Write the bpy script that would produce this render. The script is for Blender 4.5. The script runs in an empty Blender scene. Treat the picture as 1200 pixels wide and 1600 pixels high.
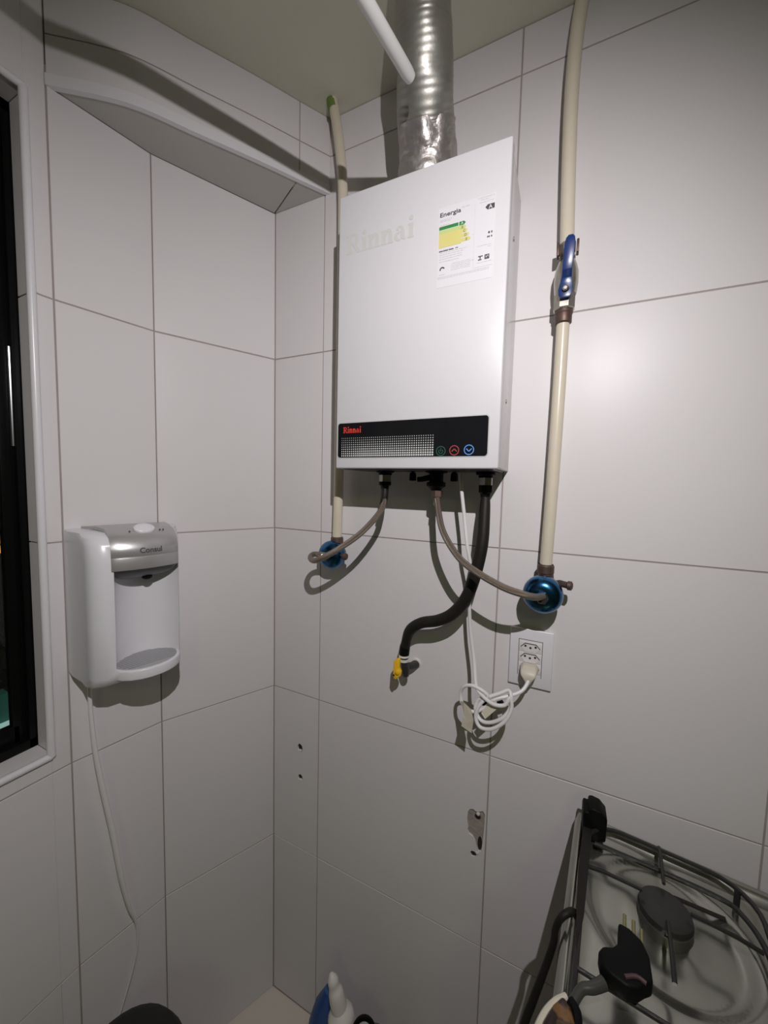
import bpy, bmesh, math, random
from mathutils import Vector, Matrix, noise
random.seed(7)
SC = bpy.context.scene
COL = SC.collection
ZO = 2.29                       # working heights are measured from a tile joint; the floor is at 0 in the scene
PI = math.pi

# ------------------------------------------------------------------ camera
yaw, pit, rol = -0.4452, -0.0724, 0.0241
fw = Vector((math.sin(yaw)*math.cos(pit), math.cos(yaw)*math.cos(pit), math.sin(pit)))
rt = Vector((math.cos(yaw), -math.sin(yaw), 0)); up = rt.cross(fw)
r2 = rt*math.cos(rol) + up*math.sin(rol); u2 = -rt*math.sin(rol) + up*math.cos(rol)
M = Matrix((r2, u2, -fw)).transposed().to_4x4()
M.translation = Vector((0.7068, -0.786, -0.7759+ZO))
cd = bpy.data.cameras.new('camera'); cam = bpy.data.objects.new('camera', cd); COL.objects.link(cam)
cam.matrix_world = M
cd.sensor_fit = 'VERTICAL'; cd.sensor_height = 36; cd.sensor_width = 27; cd.lens = 580*36/1600
cd.clip_start = 0.01; cd.clip_end = 200
SC.camera = cam

# ------------------------------------------------------------------ world, lights, exposure
w = bpy.data.worlds.new('night'); SC.world = w; w.use_nodes = True
w.node_tree.nodes['Background'].inputs[0].default_value = (0.010, 0.014, 0.016, 1)
w.node_tree.nodes['Background'].inputs[1].default_value = 0.3
SC.view_settings.view_transform = 'Standard'; SC.view_settings.look = 'None'
SC.view_settings.gamma = 1; SC.view_settings.use_curve_mapping = False
SC.view_settings.exposure = 0.0

def spot(name, loc, aim, power, col, size, blend, radius):
    l = bpy.data.lights.new(name, 'SPOT'); l.energy = power; l.color = col
    l.spot_size = math.radians(size); l.spot_blend = blend; l.shadow_soft_size = radius
    o = bpy.data.objects.new(name, l); COL.objects.link(o)
    o.location = (loc[0], loc[1], loc[2]+ZO)
    d = Vector(aim)-Vector(loc); o.rotation_euler = d.to_track_quat('-Z', 'Y').to_euler()
    return o
# a phone's torch held up above the camera
spot('torch_light', (0.839, -0.866, -0.3096), (0.36, -0.10, -0.83), 33.5, (1.0, 0.955, 0.975), 132, 1.0, 0.0045)
# added dim greenish ambient fill, unseen, under the ceiling behind the camera
l = bpy.data.lights.new('ambient_fill_light', 'AREA'); l.energy = 2.3; l.color = (0.86, 1.0, 0.42); l.shape = 'DISK'; l.size = 0.28
o = bpy.data.objects.new('ambient_fill_light', l); COL.objects.link(o); o.location = (1.25, -2.0, 0.03+ZO); o.rotation_euler = (0, 0, 0)

# ------------------------------------------------------------------ materials
MATS = {}
def mat(name, col, rough=0.5, metal=0.0, var=0.04, vscale=30.0, bump=0.0, bscale=200.0, coat=0.0, emis=None, estr=0.0, trans=0.0, spec=0.5, rvar=0.0, sss=0.0):
    if name in MATS: return MATS[name]
    m = bpy.data.materials.new(name); m.use_nodes = True; nt = m.node_tree; b = nt.nodes['Principled BSDF']
    b.inputs['Roughness'].default_value = rough; b.inputs['Metallic'].default_value = metal
    b.inputs['Specular IOR Level'].default_value = spec
    if coat: b.inputs['Coat Weight'].default_value = coat; b.inputs['Coat Roughness'].default_value = 0.12
    if trans: b.inputs['Transmission Weight'].default_value = trans
    if sss: b.inputs['Subsurface Weight'].default_value = sss; b.inputs['Subsurface Radius'].default_value = (0.004, 0.003, 0.002)
    if emis: b.inputs['Emission Color'].default_value = (*emis, 1); b.inputs['Emission Strength'].default_value = estr
    tc = nt.nodes.new('ShaderNodeTexCoord')
    n = nt.nodes.new('ShaderNodeTexNoise'); n.inputs['Scale'].default_value = vscale; n.inputs['Detail'].default_value = 5
    nt.links.new(tc.outputs['Object'], n.inputs['Vector'])
    mx = nt.nodes.new('ShaderNodeMix'); mx.data_type = 'RGBA'
    mx.inputs['A'].default_value = (*[max(0, c*(1-var)) for c in col], 1)
    mx.inputs['B'].default_value = (*[min(1, c*(1+var)) for c in col], 1)
    nt.links.new(n.outputs['Fac'], mx.inputs['Factor']); nt.links.new(mx.outputs['Result'], b.inputs['Base Color'])
    if rvar:
        mr = nt.nodes.new('ShaderNodeMapRange'); mr.inputs['To Min'].default_value = max(0.02, rough-rvar); mr.inputs['To Max'].default_value = rough+rvar
        nt.links.new(n.outputs['Fac'], mr.inputs['Value']); nt.links.new(mr.outputs['Result'], b.inputs['Roughness'])
    if bump:
        n2 = nt.nodes.new('ShaderNodeTexNoise'); n2.inputs['Scale'].default_value = bscale; n2.inputs['Detail'].default_value = 4
        nt.links.new(tc.outputs['Object'], n2.inputs['Vector'])
        bp = nt.nodes.new('ShaderNodeBump'); bp.inputs['Strength'].default_value = bump; bp.inputs['Distance'].default_value = 0.002
        nt.links.new(n2.outputs['Fac'], bp.inputs['Height']); nt.links.new(bp.outputs['Normal'], b.inputs['Normal'])
    MATS[name] = m
    return m

TILE = mat('white_tile', (0.70, 0.675, 0.68), 0.36, var=0.02, vscale=6, bump=0.05, bscale=9, spec=0.22)
GROUT = mat('grout', (0.37, 0.325, 0.31), 0.9, var=0.2, vscale=14, bump=0.3)
TRIM = mat('white_trim', (0.74, 0.73, 0.75), 0.28, var=0.02)
CEIL = mat('ceiling_paint', (0.66, 0.65, 0.54), 0.85, var=0.08, vscale=5, bump=0.15, bscale=60)
SOFF = mat('soffit_plaster', (0.50, 0.49, 0.46), 0.6, var=0.05, vscale=8)
FLOORT = mat('floor_tile', (0.66, 0.60, 0.54), 0.35, var=0.06, vscale=8)
ENAMEL = mat('white_enamel', (0.68, 0.67, 0.69), 0.30, var=0.01)
ENAMEL2 = mat('casing_enamel', (0.72, 0.70, 0.71), 0.25, var=0.02)
PANELB = mat('black_glass', (0.010, 0.010, 0.012), 0.12, var=0.1)
PALE = mat('pale_letter', (0.60, 0.60, 0.575), 0.4, var=0.02)
REDP = mat('red_print', (0.75, 0.05, 0.03), 0.5)
WHITEP = mat('white_print', (0.62, 0.64, 0.62), 0.5)
GREENP = mat('green_print', (0.012, 0.085, 0.05), 0.5)
REDD = mat('dull_red_print', (0.36, 0.05, 0.05), 0.5)
BLUEP = mat('blue_print', (0.10, 0.30, 0.75), 0.5)
PAPER = mat('label_paper', (0.72, 0.71, 0.735), 0.45, var=0.01)
INK = mat('black_ink', (0.06, 0.06, 0.065), 0.6)
GREYINK = mat('grey_ink', (0.62, 0.61, 0.63), 0.6)
DGREEN = mat('dark_green_ink', (0.03, 0.22, 0.05), 0.6)
LGREEN = mat('light_green_ink', (0.50, 0.62, 0.24), 0.6)
YELINK = mat('yellow_ink', (0.66, 0.60, 0.21), 0.6)
OLIVE = mat('olive_ink', (0.25, 0.27, 0.06), 0.6)
BLKP = mat('black_plastic', (0.005, 0.005, 0.005), 0.5, var=0.2, spec=0.12)
BLKR = mat('black_rubber', (0.014, 0.012, 0.010), 0.55, var=0.3, bump=0.1, spec=0.25)
GREYM = mat('grey_nut_metal', (0.40, 0.38, 0.35), 0.4, metal=0.8, var=0.2, vscale=80)
NICKEL = mat('nickel_plating', (0.50, 0.48, 0.42), 0.3, metal=0.85, var=0.25, vscale=60, rvar=0.1)
BRASS = mat('tarnished_brass', (0.13, 0.085, 0.07), 0.5, metal=0.6, var=0.35, vscale=90)
DARKM = mat('dark_metal', (0.05, 0.05, 0.05), 0.4, metal=0.5, var=0.2)
PVC = mat('beige_pipe', (0.66, 0.60, 0.48), 0.28, var=0.04, sss=0.2)
PVCG = mat('green_sealant', (0.16, 0.24, 0.05), 0.5, var=0.3)
BLUEM = mat('blue_lever_paint', (0.012, 0.036, 0.15), 0.3, var=0.1, coat=0.3)
BLUEV = mat('blue_metallic_paint', (0.035, 0.14, 0.30), 0.24, metal=1.0, var=0.15, coat=0.2)
YEL = mat('yellow_plastic', (0.85, 0.50, 0.02), 0.4, var=0.06)
WHITEC = mat('white_cable', (0.74, 0.72, 0.72), 0.4, var=0.02)
CREAM = mat('cream_plastic', (0.60, 0.56, 0.46), 0.45, var=0.05)
TAPE = mat('white_tape', (0.70, 0.70, 0.64), 0.6, var=0.06)
PLATE = mat('plate_plastic', (0.74, 0.73, 0.76), 0.3, var=0.01)
MODUL = mat('module_plastic', (0.72, 0.70, 0.70), 0.4, var=0.01)
DARKG = mat('shadow_gap', (0.12, 0.10, 0.10), 0.8)
DISPW = mat('dispenser_white', (0.72, 0.71, 0.74), 0.28, var=0.01)
SILV = mat('silver_plastic', (0.50, 0.49, 0.49), 0.33, metal=0.55, var=0.03, vscale=300)
DGREY = mat('dark_grey_plastic', (0.10, 0.10, 0.10), 0.4, var=0.05)
GRATE = mat('grey_tray_plastic', (0.40, 0.40, 0.42), 0.45, var=0.03)
ROD = mat('white_rod_coating', (0.62, 0.62, 0.60), 0.35, var=0.02)
STEEL = mat('hob_steel', (0.38, 0.38, 0.34), 0.19, metal=0.9, var=0.08, vscale=20, rvar=0.05)
STEELD = mat('dull_side_steel', (0.28, 0.27, 0.22), 0.4, metal=0.5, var=0.1)
IRON = mat('black_enamelled_iron', (0.02, 0.02, 0.018), 0.35, var=0.2, bump=0.2)
BURN = mat('burner_aluminium', (0.16, 0.16, 0.14), 0.4, metal=0.8, var=0.2)
PLASTER = mat('bare_plaster', (0.34, 0.30, 0.27), 0.95, var=0.25, vscale=60, bump=0.8, bscale=150)
HOLE = mat('dark_hole', (0.02, 0.014, 0.012), 0.9)
WALLG = mat('painted_wall', (0.30, 0.31, 0.24), 0.8, var=0.04, vscale=4)
SASH = mat('black_window_frame', (0.005, 0.005, 0.005), 0.3, var=0.1, spec=0.15)
BLUEB = mat('blue_bottle_plastic', (0.02, 0.08, 0.28), 0.4)
WHITEB = mat('white_cap_plastic', (0.74, 0.71, 0.67), 0.45)
GLASSM = mat('window_glass', (1, 1, 1), 0.0, var=0.0, trans=1.0)
TORT = mat('tortoiseshell', (0.05, 0.03, 0.015), 0.2, var=0.5)
# mottled brown pattern
nt = TORT.node_tree; mxn = [n for n in nt.nodes if n.bl_idname == 'ShaderNodeMix'][0]; nn = [n for n in nt.nodes if n.bl_idname == 'ShaderNodeTexNoise'][0]
nn.inputs['Scale'].default_value = 70; cr = nt.nodes.new('ShaderNodeValToRGB'); cr.color_ramp.elements[0].position = 0.48; cr.color_ramp.elements[1].position = 0.62
nt.links.new(nn.outputs['Fac'], cr.inputs['Fac']); nt.links.new(cr.outputs['Color'], mxn.inputs['Factor'])
mxn.inputs['A'].default_value = (0.018, 0.010, 0.007, 1); mxn.inputs['B'].default_value = (0.17, 0.085, 0.025, 1)
# braided steel hose
def braid():
    m = bpy.data.materials.new('braided_steel'); m.use_nodes = True; nt = m.node_tree; b = nt.nodes['Principled BSDF']
    b.inputs['Metallic'].default_value = 0.85; b.inputs['Roughness'].default_value = 0.38
    uv = nt.nodes.new('ShaderNodeUVMap'); uv.uv_map = 'UVMap'
    outs = []
    for sgn in (1, -1):
        mp = nt.nodes.new('ShaderNodeMapping'); mp.inputs['Rotation'].default_value = (0, 0, sgn*0.75); nt.links.new(uv.outputs['UV'], mp.inputs['Vector'])
        wv = nt.nodes.new('ShaderNodeTexWave'); wv.inputs['Scale'].default_value = 1.6; wv.inputs['Distortion'].default_value = 0.6; nt.links.new(mp.outputs['Vector'], wv.inputs['Vector'])
        outs.append(wv.outputs['Fac'])
    mn = nt.nodes.new('ShaderNodeMath'); mn.operation = 'MULTIPLY'; nt.links.new(outs[0], mn.inputs[0]); nt.links.new(outs[1], mn.inputs[1])
    cr = nt.nodes.new('ShaderNodeValToRGB'); cr.color_ramp.elements[0].color = (0.10, 0.07, 0.05, 1); cr.color_ramp.elements[1].color = (0.62, 0.54, 0.46, 1)
    cr.color_ramp.elements[1].position = 0.6
    nt.links.new(mn.outputs[0], cr.inputs['Fac']); nt.links.new(cr.outputs['Color'], b.inputs['Base Color'])
    bp = nt.nodes.new('ShaderNodeBump'); bp.inputs['Strength'].default_value = 0.6; bp.inputs['Distance'].default_value = 0.001
    nt.links.new(mn.outputs[0], bp.inputs['Height']); nt.links.new(bp.outputs['Normal'], b.inputs['Normal'])
    return m
BRAID = braid()
def foil():
    m = mat('duct_aluminium', (0.42, 0.41, 0.37), 0.42, metal=0.8, var=0.15, vscale=25, bump=0.35, bscale=50, rvar=0.1)
    return m
FOIL = foil()
FOIL2 = mat('foil_tape', (0.46, 0.43, 0.41), 0.40, metal=0.8, var=0.2, vscale=40, bump=0.7, bscale=90, rvar=0.1)

# ------------------------------------------------------------------ mesh helpers
class MB:
    def __init__(s): s.v = []; s.f = []; s.uv = {}; s.sm = []
    def add(s, vs, fs, smooth=False):
        k = len(s.v); s.v += [Vector(v) for v in vs]
        for f in fs: s.f.append([i+k for i in f]); s.sm.append(smooth)
        return k
    def box(s, c, d, R=None):
        hx, hy, hz = d[0]/2, d[1]/2, d[2]/2
        vs = [Vector((x, y, z)) for x in (-hx, hx) for y in (-hy, hy) for z in (-hz, hz)]
        if R is not None: vs = [R @ v for v in vs]
        s.add([v+Vector(c) for v in vs], [(0,1,3,2),(4,6,7,5),(0,4,5,1),(2,3,7,6),(0,2,6,4),(1,5,7,3)]); return s
    def prism(s, poly, a, b, fr):
        # poly: 2D points; fr(u,v,w)->3D ; w from a to b
        n = len(poly); vs = [fr(u, v, a) for u, v in poly] + [fr(u, v, b) for u, v in poly]
        s.add(vs, [tuple(range(n))[::-1], tuple(range(n, 2*n))] + [(i, (i+1) % n, n+(i+1) % n, n+i) for i in range(n)]); return s
    def tube(s, pts, r, n=14, smooth=True, cap=True, res=0, rf=None):
        P = [Vector(p) for p in pts]
        R = list(r) if isinstance(r, (list, tuple)) else [r]*len(P)
        if res: P, R = catmull(P, R, res)
        T = []
        for i in range(len(P)):
            T.append(((P[min(i+1, len(P)-1)]-P[max(i-1, 0)])).normalized())
        a = Vector((0, 0, 1)) if abs(T[0].z) < 0.9 else Vector((1, 0, 0))
        N = (a - T[0]*a.dot(T[0])).normalized(); rings = []; k0 = len(s.v); L = 0; Ls = []
        for i, p in enumerate(P):
            if i: L += (p-P[i-1]).length
            Ls.append(L)
            N = (N - T[i]*N.dot(T[i])).normalized(); B = T[i].cross(N)
            for j in range(n):
                t = 2*PI*j/n; rr = R[i] if rf is None else rf(R[i], i/(len(P)-1), t, p)
                s.v.append(p + N*math.cos(t)*rr + B*math.sin(t)*rr)
        for i in range(len(P)-1):
            for j in range(n):
                j2 = (j+1) % n
                fi = len(s.f)
                s.f.append([k0+i*n+j, k0+i*n+j2, k0+(i+1)*n+j2, k0+(i+1)*n+j]); s.sm.append(smooth)
                s.uv[fi] = [(j/n*6, Ls[i]*160), ((j+1)/n*6, Ls[i]*160), ((j+1)/n*6, Ls[i+1]*160), (j/n*6, Ls[i+1]*160)]
        if cap:
            s.f.append([k0+j for j in range(n)][::-1]); s.sm.append(False)
            s.f.append([k0+(len(P)-1)*n+j for j in range(n)]); s.sm.append(False)
        return s
    def lathe(s, c, axis, prof, n=24, smooth=True, cap=True):
        # prof: (dist along axis, radius)
        A = Vector(axis).normalized(); c = Vector(c)
        a = Vector((0, 0, 1)) if abs(A.z) < 0.9 else Vector((1, 0, 0))
        N = (a-A*a.dot(A)).normalized(); B = A.cross(N); k0 = len(s.v)
        for h, r in prof:
            for j in range(n):
                t = 2*PI*(j+.5)/n; s.v.append(c+A*h+(N*math.cos(t)+B*math.sin(t))*max(r, 1e-5))
        for i in range(len(prof)-1):
            for j in range(n):
                j2 = (j+1) % n; s.f.append([k0+i*n+j, k0+i*n+j2, k0+(i+1)*n+j2, k0+(i+1)*n+j]); s.sm.append(smooth)
        if cap:
            s.f.append([k0+j for j in range(n)][::-1]); s.sm.append(False)
            s.f.append([k0+(len(prof)-1)*n+j for j in range(n)]); s.sm.append(False)
        return s
    def build(s, name, m, parent=None, bevel=0, seg=2, origin=None, angle=35):
        me = bpy.data.meshes.new(name)
        if parent is not None: O = Vector(parent['_o'])
        elif origin is not None: O = Vector(origin)
        else:
            xs = [v.x for v in s.v]; ys = [v.y for v in s.v]; zs = [v.z for v in s.v]
            O = Vector(((min(xs)+max(xs))/2, (min(ys)+max(ys))/2, min(zs)))
        me.from_pydata([v-O for v in s.v], [], s.f); me.update()
        if s.uv:
            ul = me.uv_layers.new(name='UVMap')
            for p in me.polygons:
                if p.index in s.uv:
                    for li, q in zip(p.loop_indices, s.uv[p.index]): ul.data[li].uv = q
        if bevel:
            bm = bmesh.new(); bm.from_mesh(me); bmesh.ops.remove_doubles(bm, verts=bm.verts, dist=1e-6)
            bmesh.ops.recalc_face_normals(bm, faces=bm.faces)
            ed = [e for e in bm.edges if len(e.link_faces) == 2 and e.calc_face_angle(0) > math.radians(30)]
            bmesh.ops.bevel(bm, geom=ed, offset=bevel, segments=seg, affect='EDGES', profile=0.5, clamp_overlap=True)
            bm.to_mesh(me); bm.free()
            for p in me.polygons: p.use_smooth = True
            me.set_sharp_from_angle(angle=math.radians(50))
        else:
            bm = bmesh.new(); bm.from_mesh(me); bmesh.ops.recalc_face_normals(bm, faces=bm.faces); bm.to_mesh(me); bm.free()
            for p, sm in zip(me.polygons, s.sm): p.use_smooth = sm
            if any(s.sm): me.set_sharp_from_angle(angle=math.radians(angle))
        me.materials.append(m)
        o = bpy.data.objects.new(name, me); COL.objects.link(o)
        if parent is not None:
            o.parent = parent; o['_o'] = list(O)
        else:
            o.location = O + Vector((0, 0, ZO)); o['_o'] = list(O)
        return o
def catmull(P, R, res):
    Q = []; S = []
    for i in range(len(P)-1):
        a = P[max(i-1, 0)]; b = P[i]; c = P[i+1]; d = P[min(i+2, len(P)-1)]
        for k in range(res):
            t = k/res
            Q.append(0.5*((2*b)+(c-a)*t+(2*a-5*b+4*c-d)*t*t+(3*b-a-3*c+d)*t**3)); S.append(R[i]*(1-t)+R[i+1]*t)
    Q.append(P[-1]); S.append(R[-1]); return Q, S
def thing(name, label, cat, loc, group=None):
    o = bpy.data.objects.new(name, None); COL.objects.link(o); o.location = (loc[0], loc[1], loc[2]+ZO)
    o.empty_display_size = 0.05; o['_o'] = list(loc); tag(o, label, cat, group); return o
def tag(o, label, cat=None, group=None):
    o['label'] = label
    if cat: o['category'] = cat
    if group: o['group'] = group
    return o
def struct(o): o['kind'] = 'structure'; return o
def part(o, label=None, kind=None):
    if label: o['label'] = label
    if kind: o['kind'] = kind
    return o
def holder(name, loc):
    o = bpy.data.objects.new(name, None); COL.objects.link(o); o.location = (loc[0], loc[1], loc[2]+ZO); o['_o'] = list(loc); o['kind'] = 'structure'; return o

# ------------------------------------------------------------------ tiled walls
CZ = 0.083; FZ = -2.29
ROWS = [CZ, 0.0, -0.45, -0.90, -1.35, -1.80, FZ]
G = 0.0014
def panel(parent, a, b, us, zs, holes=None, gl=(G, G), depth=0.008, seed=1, skip=None):
    """tiles on the vertical plane through plan points a -> b; us: joint distances from a; zs: joint heights, descending"""
    a = Vector((a[0], a[1], 0)); b = Vector((b[0], b[1], 0)); T = (b-a).normalized(); N = Vector((T.y, -T.x, 0))  # N points to the room
    rnd = random.Random(seed)
    for i in range(len(us)-1):
        for k in range(len(zs)-1):
            if skip and skip(i, k): continue
            u0 = us[i]+(gl[0] if i == 0 else G); u1 = us[i+1]-(gl[1] if i == len(us)-2 else G); z1 = zs[k]-G; z0 = zs[k+1]+G
            if u1-u0 < 0.004 or z1-z0 < 0.004: continue
            off = rnd.uniform(-0.0003, 0.0003); tw = rnd.uniform(-0.0006, 0.0006)
            hs = [h for h in (holes or []) if u0 < h[0][0] < u1 and z0 < h[0][1] < z1]
            if hs:
                tile_holes(parent, a, T, N, u0, u1, z0, z1, off, [h[1] for h in hs], depth)
                continue
            m = MB()
            def fr(u, z, d): return a+T*u+N*(d+off+tw*(u-u0)/(u1-u0))+Vector((0, 0, z))
            e = 0.0005
            m.add([fr(u0+e, z0+e, 0), fr(u1-e, z0+e, 0), fr(u1-e, z1-e, 0), fr(u0+e, z1-e, 0),
                   fr(u0, z0, -e), fr(u1, z0, -e), fr(u1, z1, -e), fr(u0, z1, -e),
                   fr(u0, z0, -depth), fr(u1, z0, -depth), fr(u1, z1, -depth), fr(u0, z1, -depth)],
                  [(0,1,2,3),(4,5,1,0),(5,6,2,1),(6,7,3,2),(7,4,0,3),(8,9,5,4),(9,10,6,5),(10,11,7,6),(11,8,4,7),(11,10,9,8)])
            m.build('tile', TILE, parent)
def tile_holes(parent, a, T, N, u0, u1, z0, z1, off, holes, depth):
    bm = bmesh.new(); O = Vector(parent['_o'])
    def P(u, z, d): return a+T*u+N*(d+off)+Vector((0, 0, z))-O
    eds = []
    for loop in [[(u0, z0), (u1, z0), (u1, z1), (u0, z1)]]+holes:
        vs = [bm.verts.new(P(u, z, 0)) for u, z in loop]
        eds += [bm.edges.new((vs[i], vs[(i+1) % len(vs)])) for i in range(len(vs))]
    r = bmesh.ops.triangle_fill(bm, edges=eds, use_beauty=True)
    fs = [f for f in bm.faces]
    for f in fs:
        f.normal_update()
        if f.normal.dot(N) < 0: f.normal_flip()
    ex = bmesh.ops.extrude_face_region(bm, geom=fs)
    for v in [g for g in ex['geom'] if isinstance(g, bmesh.types.BMVert)]: v.co += -N*depth
    bmesh.ops.recalc_face_normals(bm, faces=bm.faces)
    me = bpy.data.meshes.new('tile'); bm.to_mesh(me); bm.free(); me.materials.append(TILE)
    o = bpy.data.objects.new('tile', me); COL.objects.link(o); o.parent = parent; o['_o'] = list(O)
def circ(cu, cz, r, n=12, jit=0.15, sx=1.0, seed=3):
    rd = random.Random(seed); return [(cu+r*sx*math.cos(2*PI*i/n)*(1+rd.uniform(-jit, jit)), cz+r*math.sin(2*PI*i/n)*(1+rd.uniform(-jit, jit))) for i in range(n)]

# back wall (the heater hangs on it); grout bed set 2.5 mm behind the tile faces
wb = struct(MB().box((1.15, 0.0528, (CZ+FZ)/2), (2.7, 0.095, CZ-FZ+0.1)).build('wall_back', GROUT, origin=(1.1, 0, FZ)))
BWX = [0.0, 0.1535, 0.5969, 1.0348, 1.4848, 1.9348]
for x_ in BWX: MB().box((x_, 0.0034, (CZ+FZ)/2), (0.006, 0.0044, CZ-FZ)).build('grout_line', GROUT, wb)
for z_ in ROWS[1:-1]: MB().box((1.15, 0.0034, z_), (2.3, 0.0043, 0.006)).build('grout_line', GROUT, wb)
WX = [0.0, 0.1535, 0.5969, 1.0348, 1.4848, 1.9348, 2.30]
h1 = [(0.091, -1.504), circ(0.0925, -1.505, 0.0125, 10, 0.10, 0.72)]
h1b = [(0.092, -1.490), circ(0.091, -1.490, 0.0040, 8, 0.2)]
h2 = [(0.094, -1.592), circ(0.094, -1.591, 0.0098, 9, 0.12, 0.78, 5)]
patch = [(0.556, -1.494), (0.560, -1.487), (0.567, -1.484), (0.573, -1.487), (0.581, -1.484), (0.588, -1.480), (0.5925, -1.486), (0.5925, -1.500), (0.592, -1.520), (0.591, -1.540), (0.5885, -1.575), (0.582, -1.577), (0.578, -1.568), (0.574, -1.556), (0.568, -1.548), (0.560, -1.545), (0.556, -1.538), (0.558, -1.530), (0.555, -1.515)]
h3 = [(0.57, -1.515), patch]
h4 = [(0.572, -1.586), circ(0.572, -1.588, 0.0072, 9, 0.15, 1.0, 8)]
panel(wb, (0, 0.0), (2.3, 0.0), WX, ROWS, holes=[h1, h2, h3, h4], seed=11)
part(MB().prism([(u, z) for u, z in patch], 0.0062, 0.0043, lambda u, v, w_: Vector((u, w_, v))).build('plaster_patch', PLASTER, wb), 'bare plaster in the chipped tile')
for cu, cz, rx, rz in ((0.577, -1.500, 0.0065, 0.0065), (0.584, -1.560, 0.0048, 0.016), (0.572, -1.588, 0.008, 0.008), (0.0925, -1.503, 0.0080, 0.009), (0.094, -1.590, 0.0075, 0.0080)):
    part(MB().prism([(cu+rx*math.cos(t*PI/7), cz+rz*math.sin(t*PI/7)) for t in range(14)], 0.0060, 0.0038, lambda u, v, w_: Vector((u, w_, v))).build('drill_hole', HOLE, wb))
for cu, cz in ((0.578, -1.491), (0.0930, -1.513), (0.0945, -1.5975), (0.580, -1.582)):
    part(MB().lathe((cu, 0.003, cz), (0, -1, 0), [(0, 0.004), (0.0035, 0.0038), (0.004, 0.003)], 10).build('wall_plug', MODUL, wb))

# curved window wall in flat facets
P0 = (0.0, 0.0); P1 = (-0.122, -0.247); P2 = (-0.155, -0.412); P3 = (-0.1565, -0.443); P4 = (-0.190, -1.30); P5 = (-0.235, -2.60)
WT, WB = -0.118, -1.310
def dist(a, b): return math.hypot(a[0]-b[0], a[1]-b[1])
wl = holder('wall_left', (-0.12, -0.3, FZ))
def slab(name, a, b, z0, z1, m, parent, back=0.09, face=-0.0012):
    a = Vector((a[0], a[1], 0)); b = Vector((b[0], b[1], 0)); T = (b-a).normalized(); N = Vector((-T.y, T.x, 0))
    if N.x < 0: N = -N
    mb = MB(); vs = [a+N*face, b+N*face, b-N*back, a-N*back]
    mb.add([v+Vector((0, 0, z0)) for v in vs]+[v+Vector((0, 0, z1)) for v in vs], [(3,2,1,0),(4,5,6,7),(0,1,5,4),(1,2,6,5),(2,3,7,6),(3,0,4,7)])
    return mb.build(name, m, parent)
LR = [-0.083, -0.45, -0.90, -1.35, -1.80, FZ]
for a, b in ((P0, P1), (P1, P2)): slab('grout_bed', a, b, FZ, -0.05, GROUT, wl)
slab('grout_bed', P2, P3, FZ, CZ, GROUT, wl, back=0.052)
slab('grout_bed', P3, P4, FZ, WB-0.002, GROUT, wl, back=0.052); slab('grout_bed', P3, P4, WT+0.002, CZ, GROUT, wl, back=0.052)
slab('grout_bed', P4, P5, FZ, CZ, GROUT, wl)
panel(wl, P1, P0, [0, dist(P0, P1)], LR, seed=2, gl=(0.0012, G))
panel(wl, P2, P1, [0, dist(P1, P2)], LR, seed=3, gl=(G, 0.0012))
d23 = dist(P2, P3)
panel(wl, P3, P2, [0, d23], [CZ, -0.45, -0.90, -1.35, -1.80, FZ], seed=4, gl=(0.0, G))
panel(wl, P4, P3, [0, 0.10, 0.55, dist(P3, P4)], [WB, -1.35, -1.80, FZ], seed=5, gl=(G, 0.0))
panel(wl, P4, P3, [0, 0.10, 0.55, dist(P3, P4)], [CZ, WT], seed=6, gl=(G, 0.0))
panel(wl, P5, P4, [0, 0.40, 0.85, dist(P4, P5)], [CZ, -0.45, -0.90, -1.35, -1.80, FZ], seed=7)

# beam along the top of the window wall, tiled face (U) and plain underside
U = [(0.168, 0.0), (0.127, -0.063), (0.075, -0.145), (0.010, -0.240), (-0.055, -0.333), (-0.155, -0.412)]
UZ = -0.085
bk = holder('trim_1', (0.0, -0.2, UZ))
UP, _r = catmull([Vector((q[0], q[1], 0)) for q in U], [0]*len(U), 5)
def offs(P, d):
    out = []
    for i, q in enumerate(P):
        T = (P[min(i+1, len(P)-1)]-P[max(i-1, 0)]).normalized(); N = Vector((-T.y, T.x, 0))
        if N.x < 0: N = -N
        out.append(q+N*d)
    return out
def curved(name, P, d0, d1, z0, z1, m_, smooth=True):
    A = offs(P, d1); Bq = offs(P, d0); m = MB(); n = len(P); vs = []
    for a_, b_ in zip(A, Bq): vs += [a_+Vector((0, 0, z0)), a_+Vector((0, 0, z1)), b_+Vector((0, 0, z1)), b_+Vector((0, 0, z0))]
    fs = [(0, 1, 2, 3), tuple(4*(n-1)+j for j in (3, 2, 1, 0))]
    for i in range(n-1):
        for j in range(4): fs.append((4*i+j, 4*i+(j+1) % 4, 4*i+4+(j+1) % 4, 4*i+4+j))
    m.add(vs, fs, smooth); return m.build(name, m_, bk, angle=50)
curved('grout_bed', UP, -0.03, -0.0012, UZ+0.002, CZ, GROUT)
def cutp(P, ga, gb):
    Q = [p.copy() for p in P]
    Q[0] += (Q[1]-Q[0]).normalized()*ga; Q[-1] += (Q[-2]-Q[-1]).normalized()*gb; return Q
for z1, z0 in ((CZ-0.001, G), (-G, UZ+0.020)):
    curved('tile', cutp(UP[:6], G, G*0.8), -0.008, 0.0, z0, z1, TILE)
    curved('tile', cutp(UP[5:], G*0.8, G), -0.008, 0.0, z0, z1, TILE)
# white edge strip under the tiled beam face
curved('edge_strip', UP, -0.008, 0.0022, UZ, UZ+0.0195, TRIM)
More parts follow.
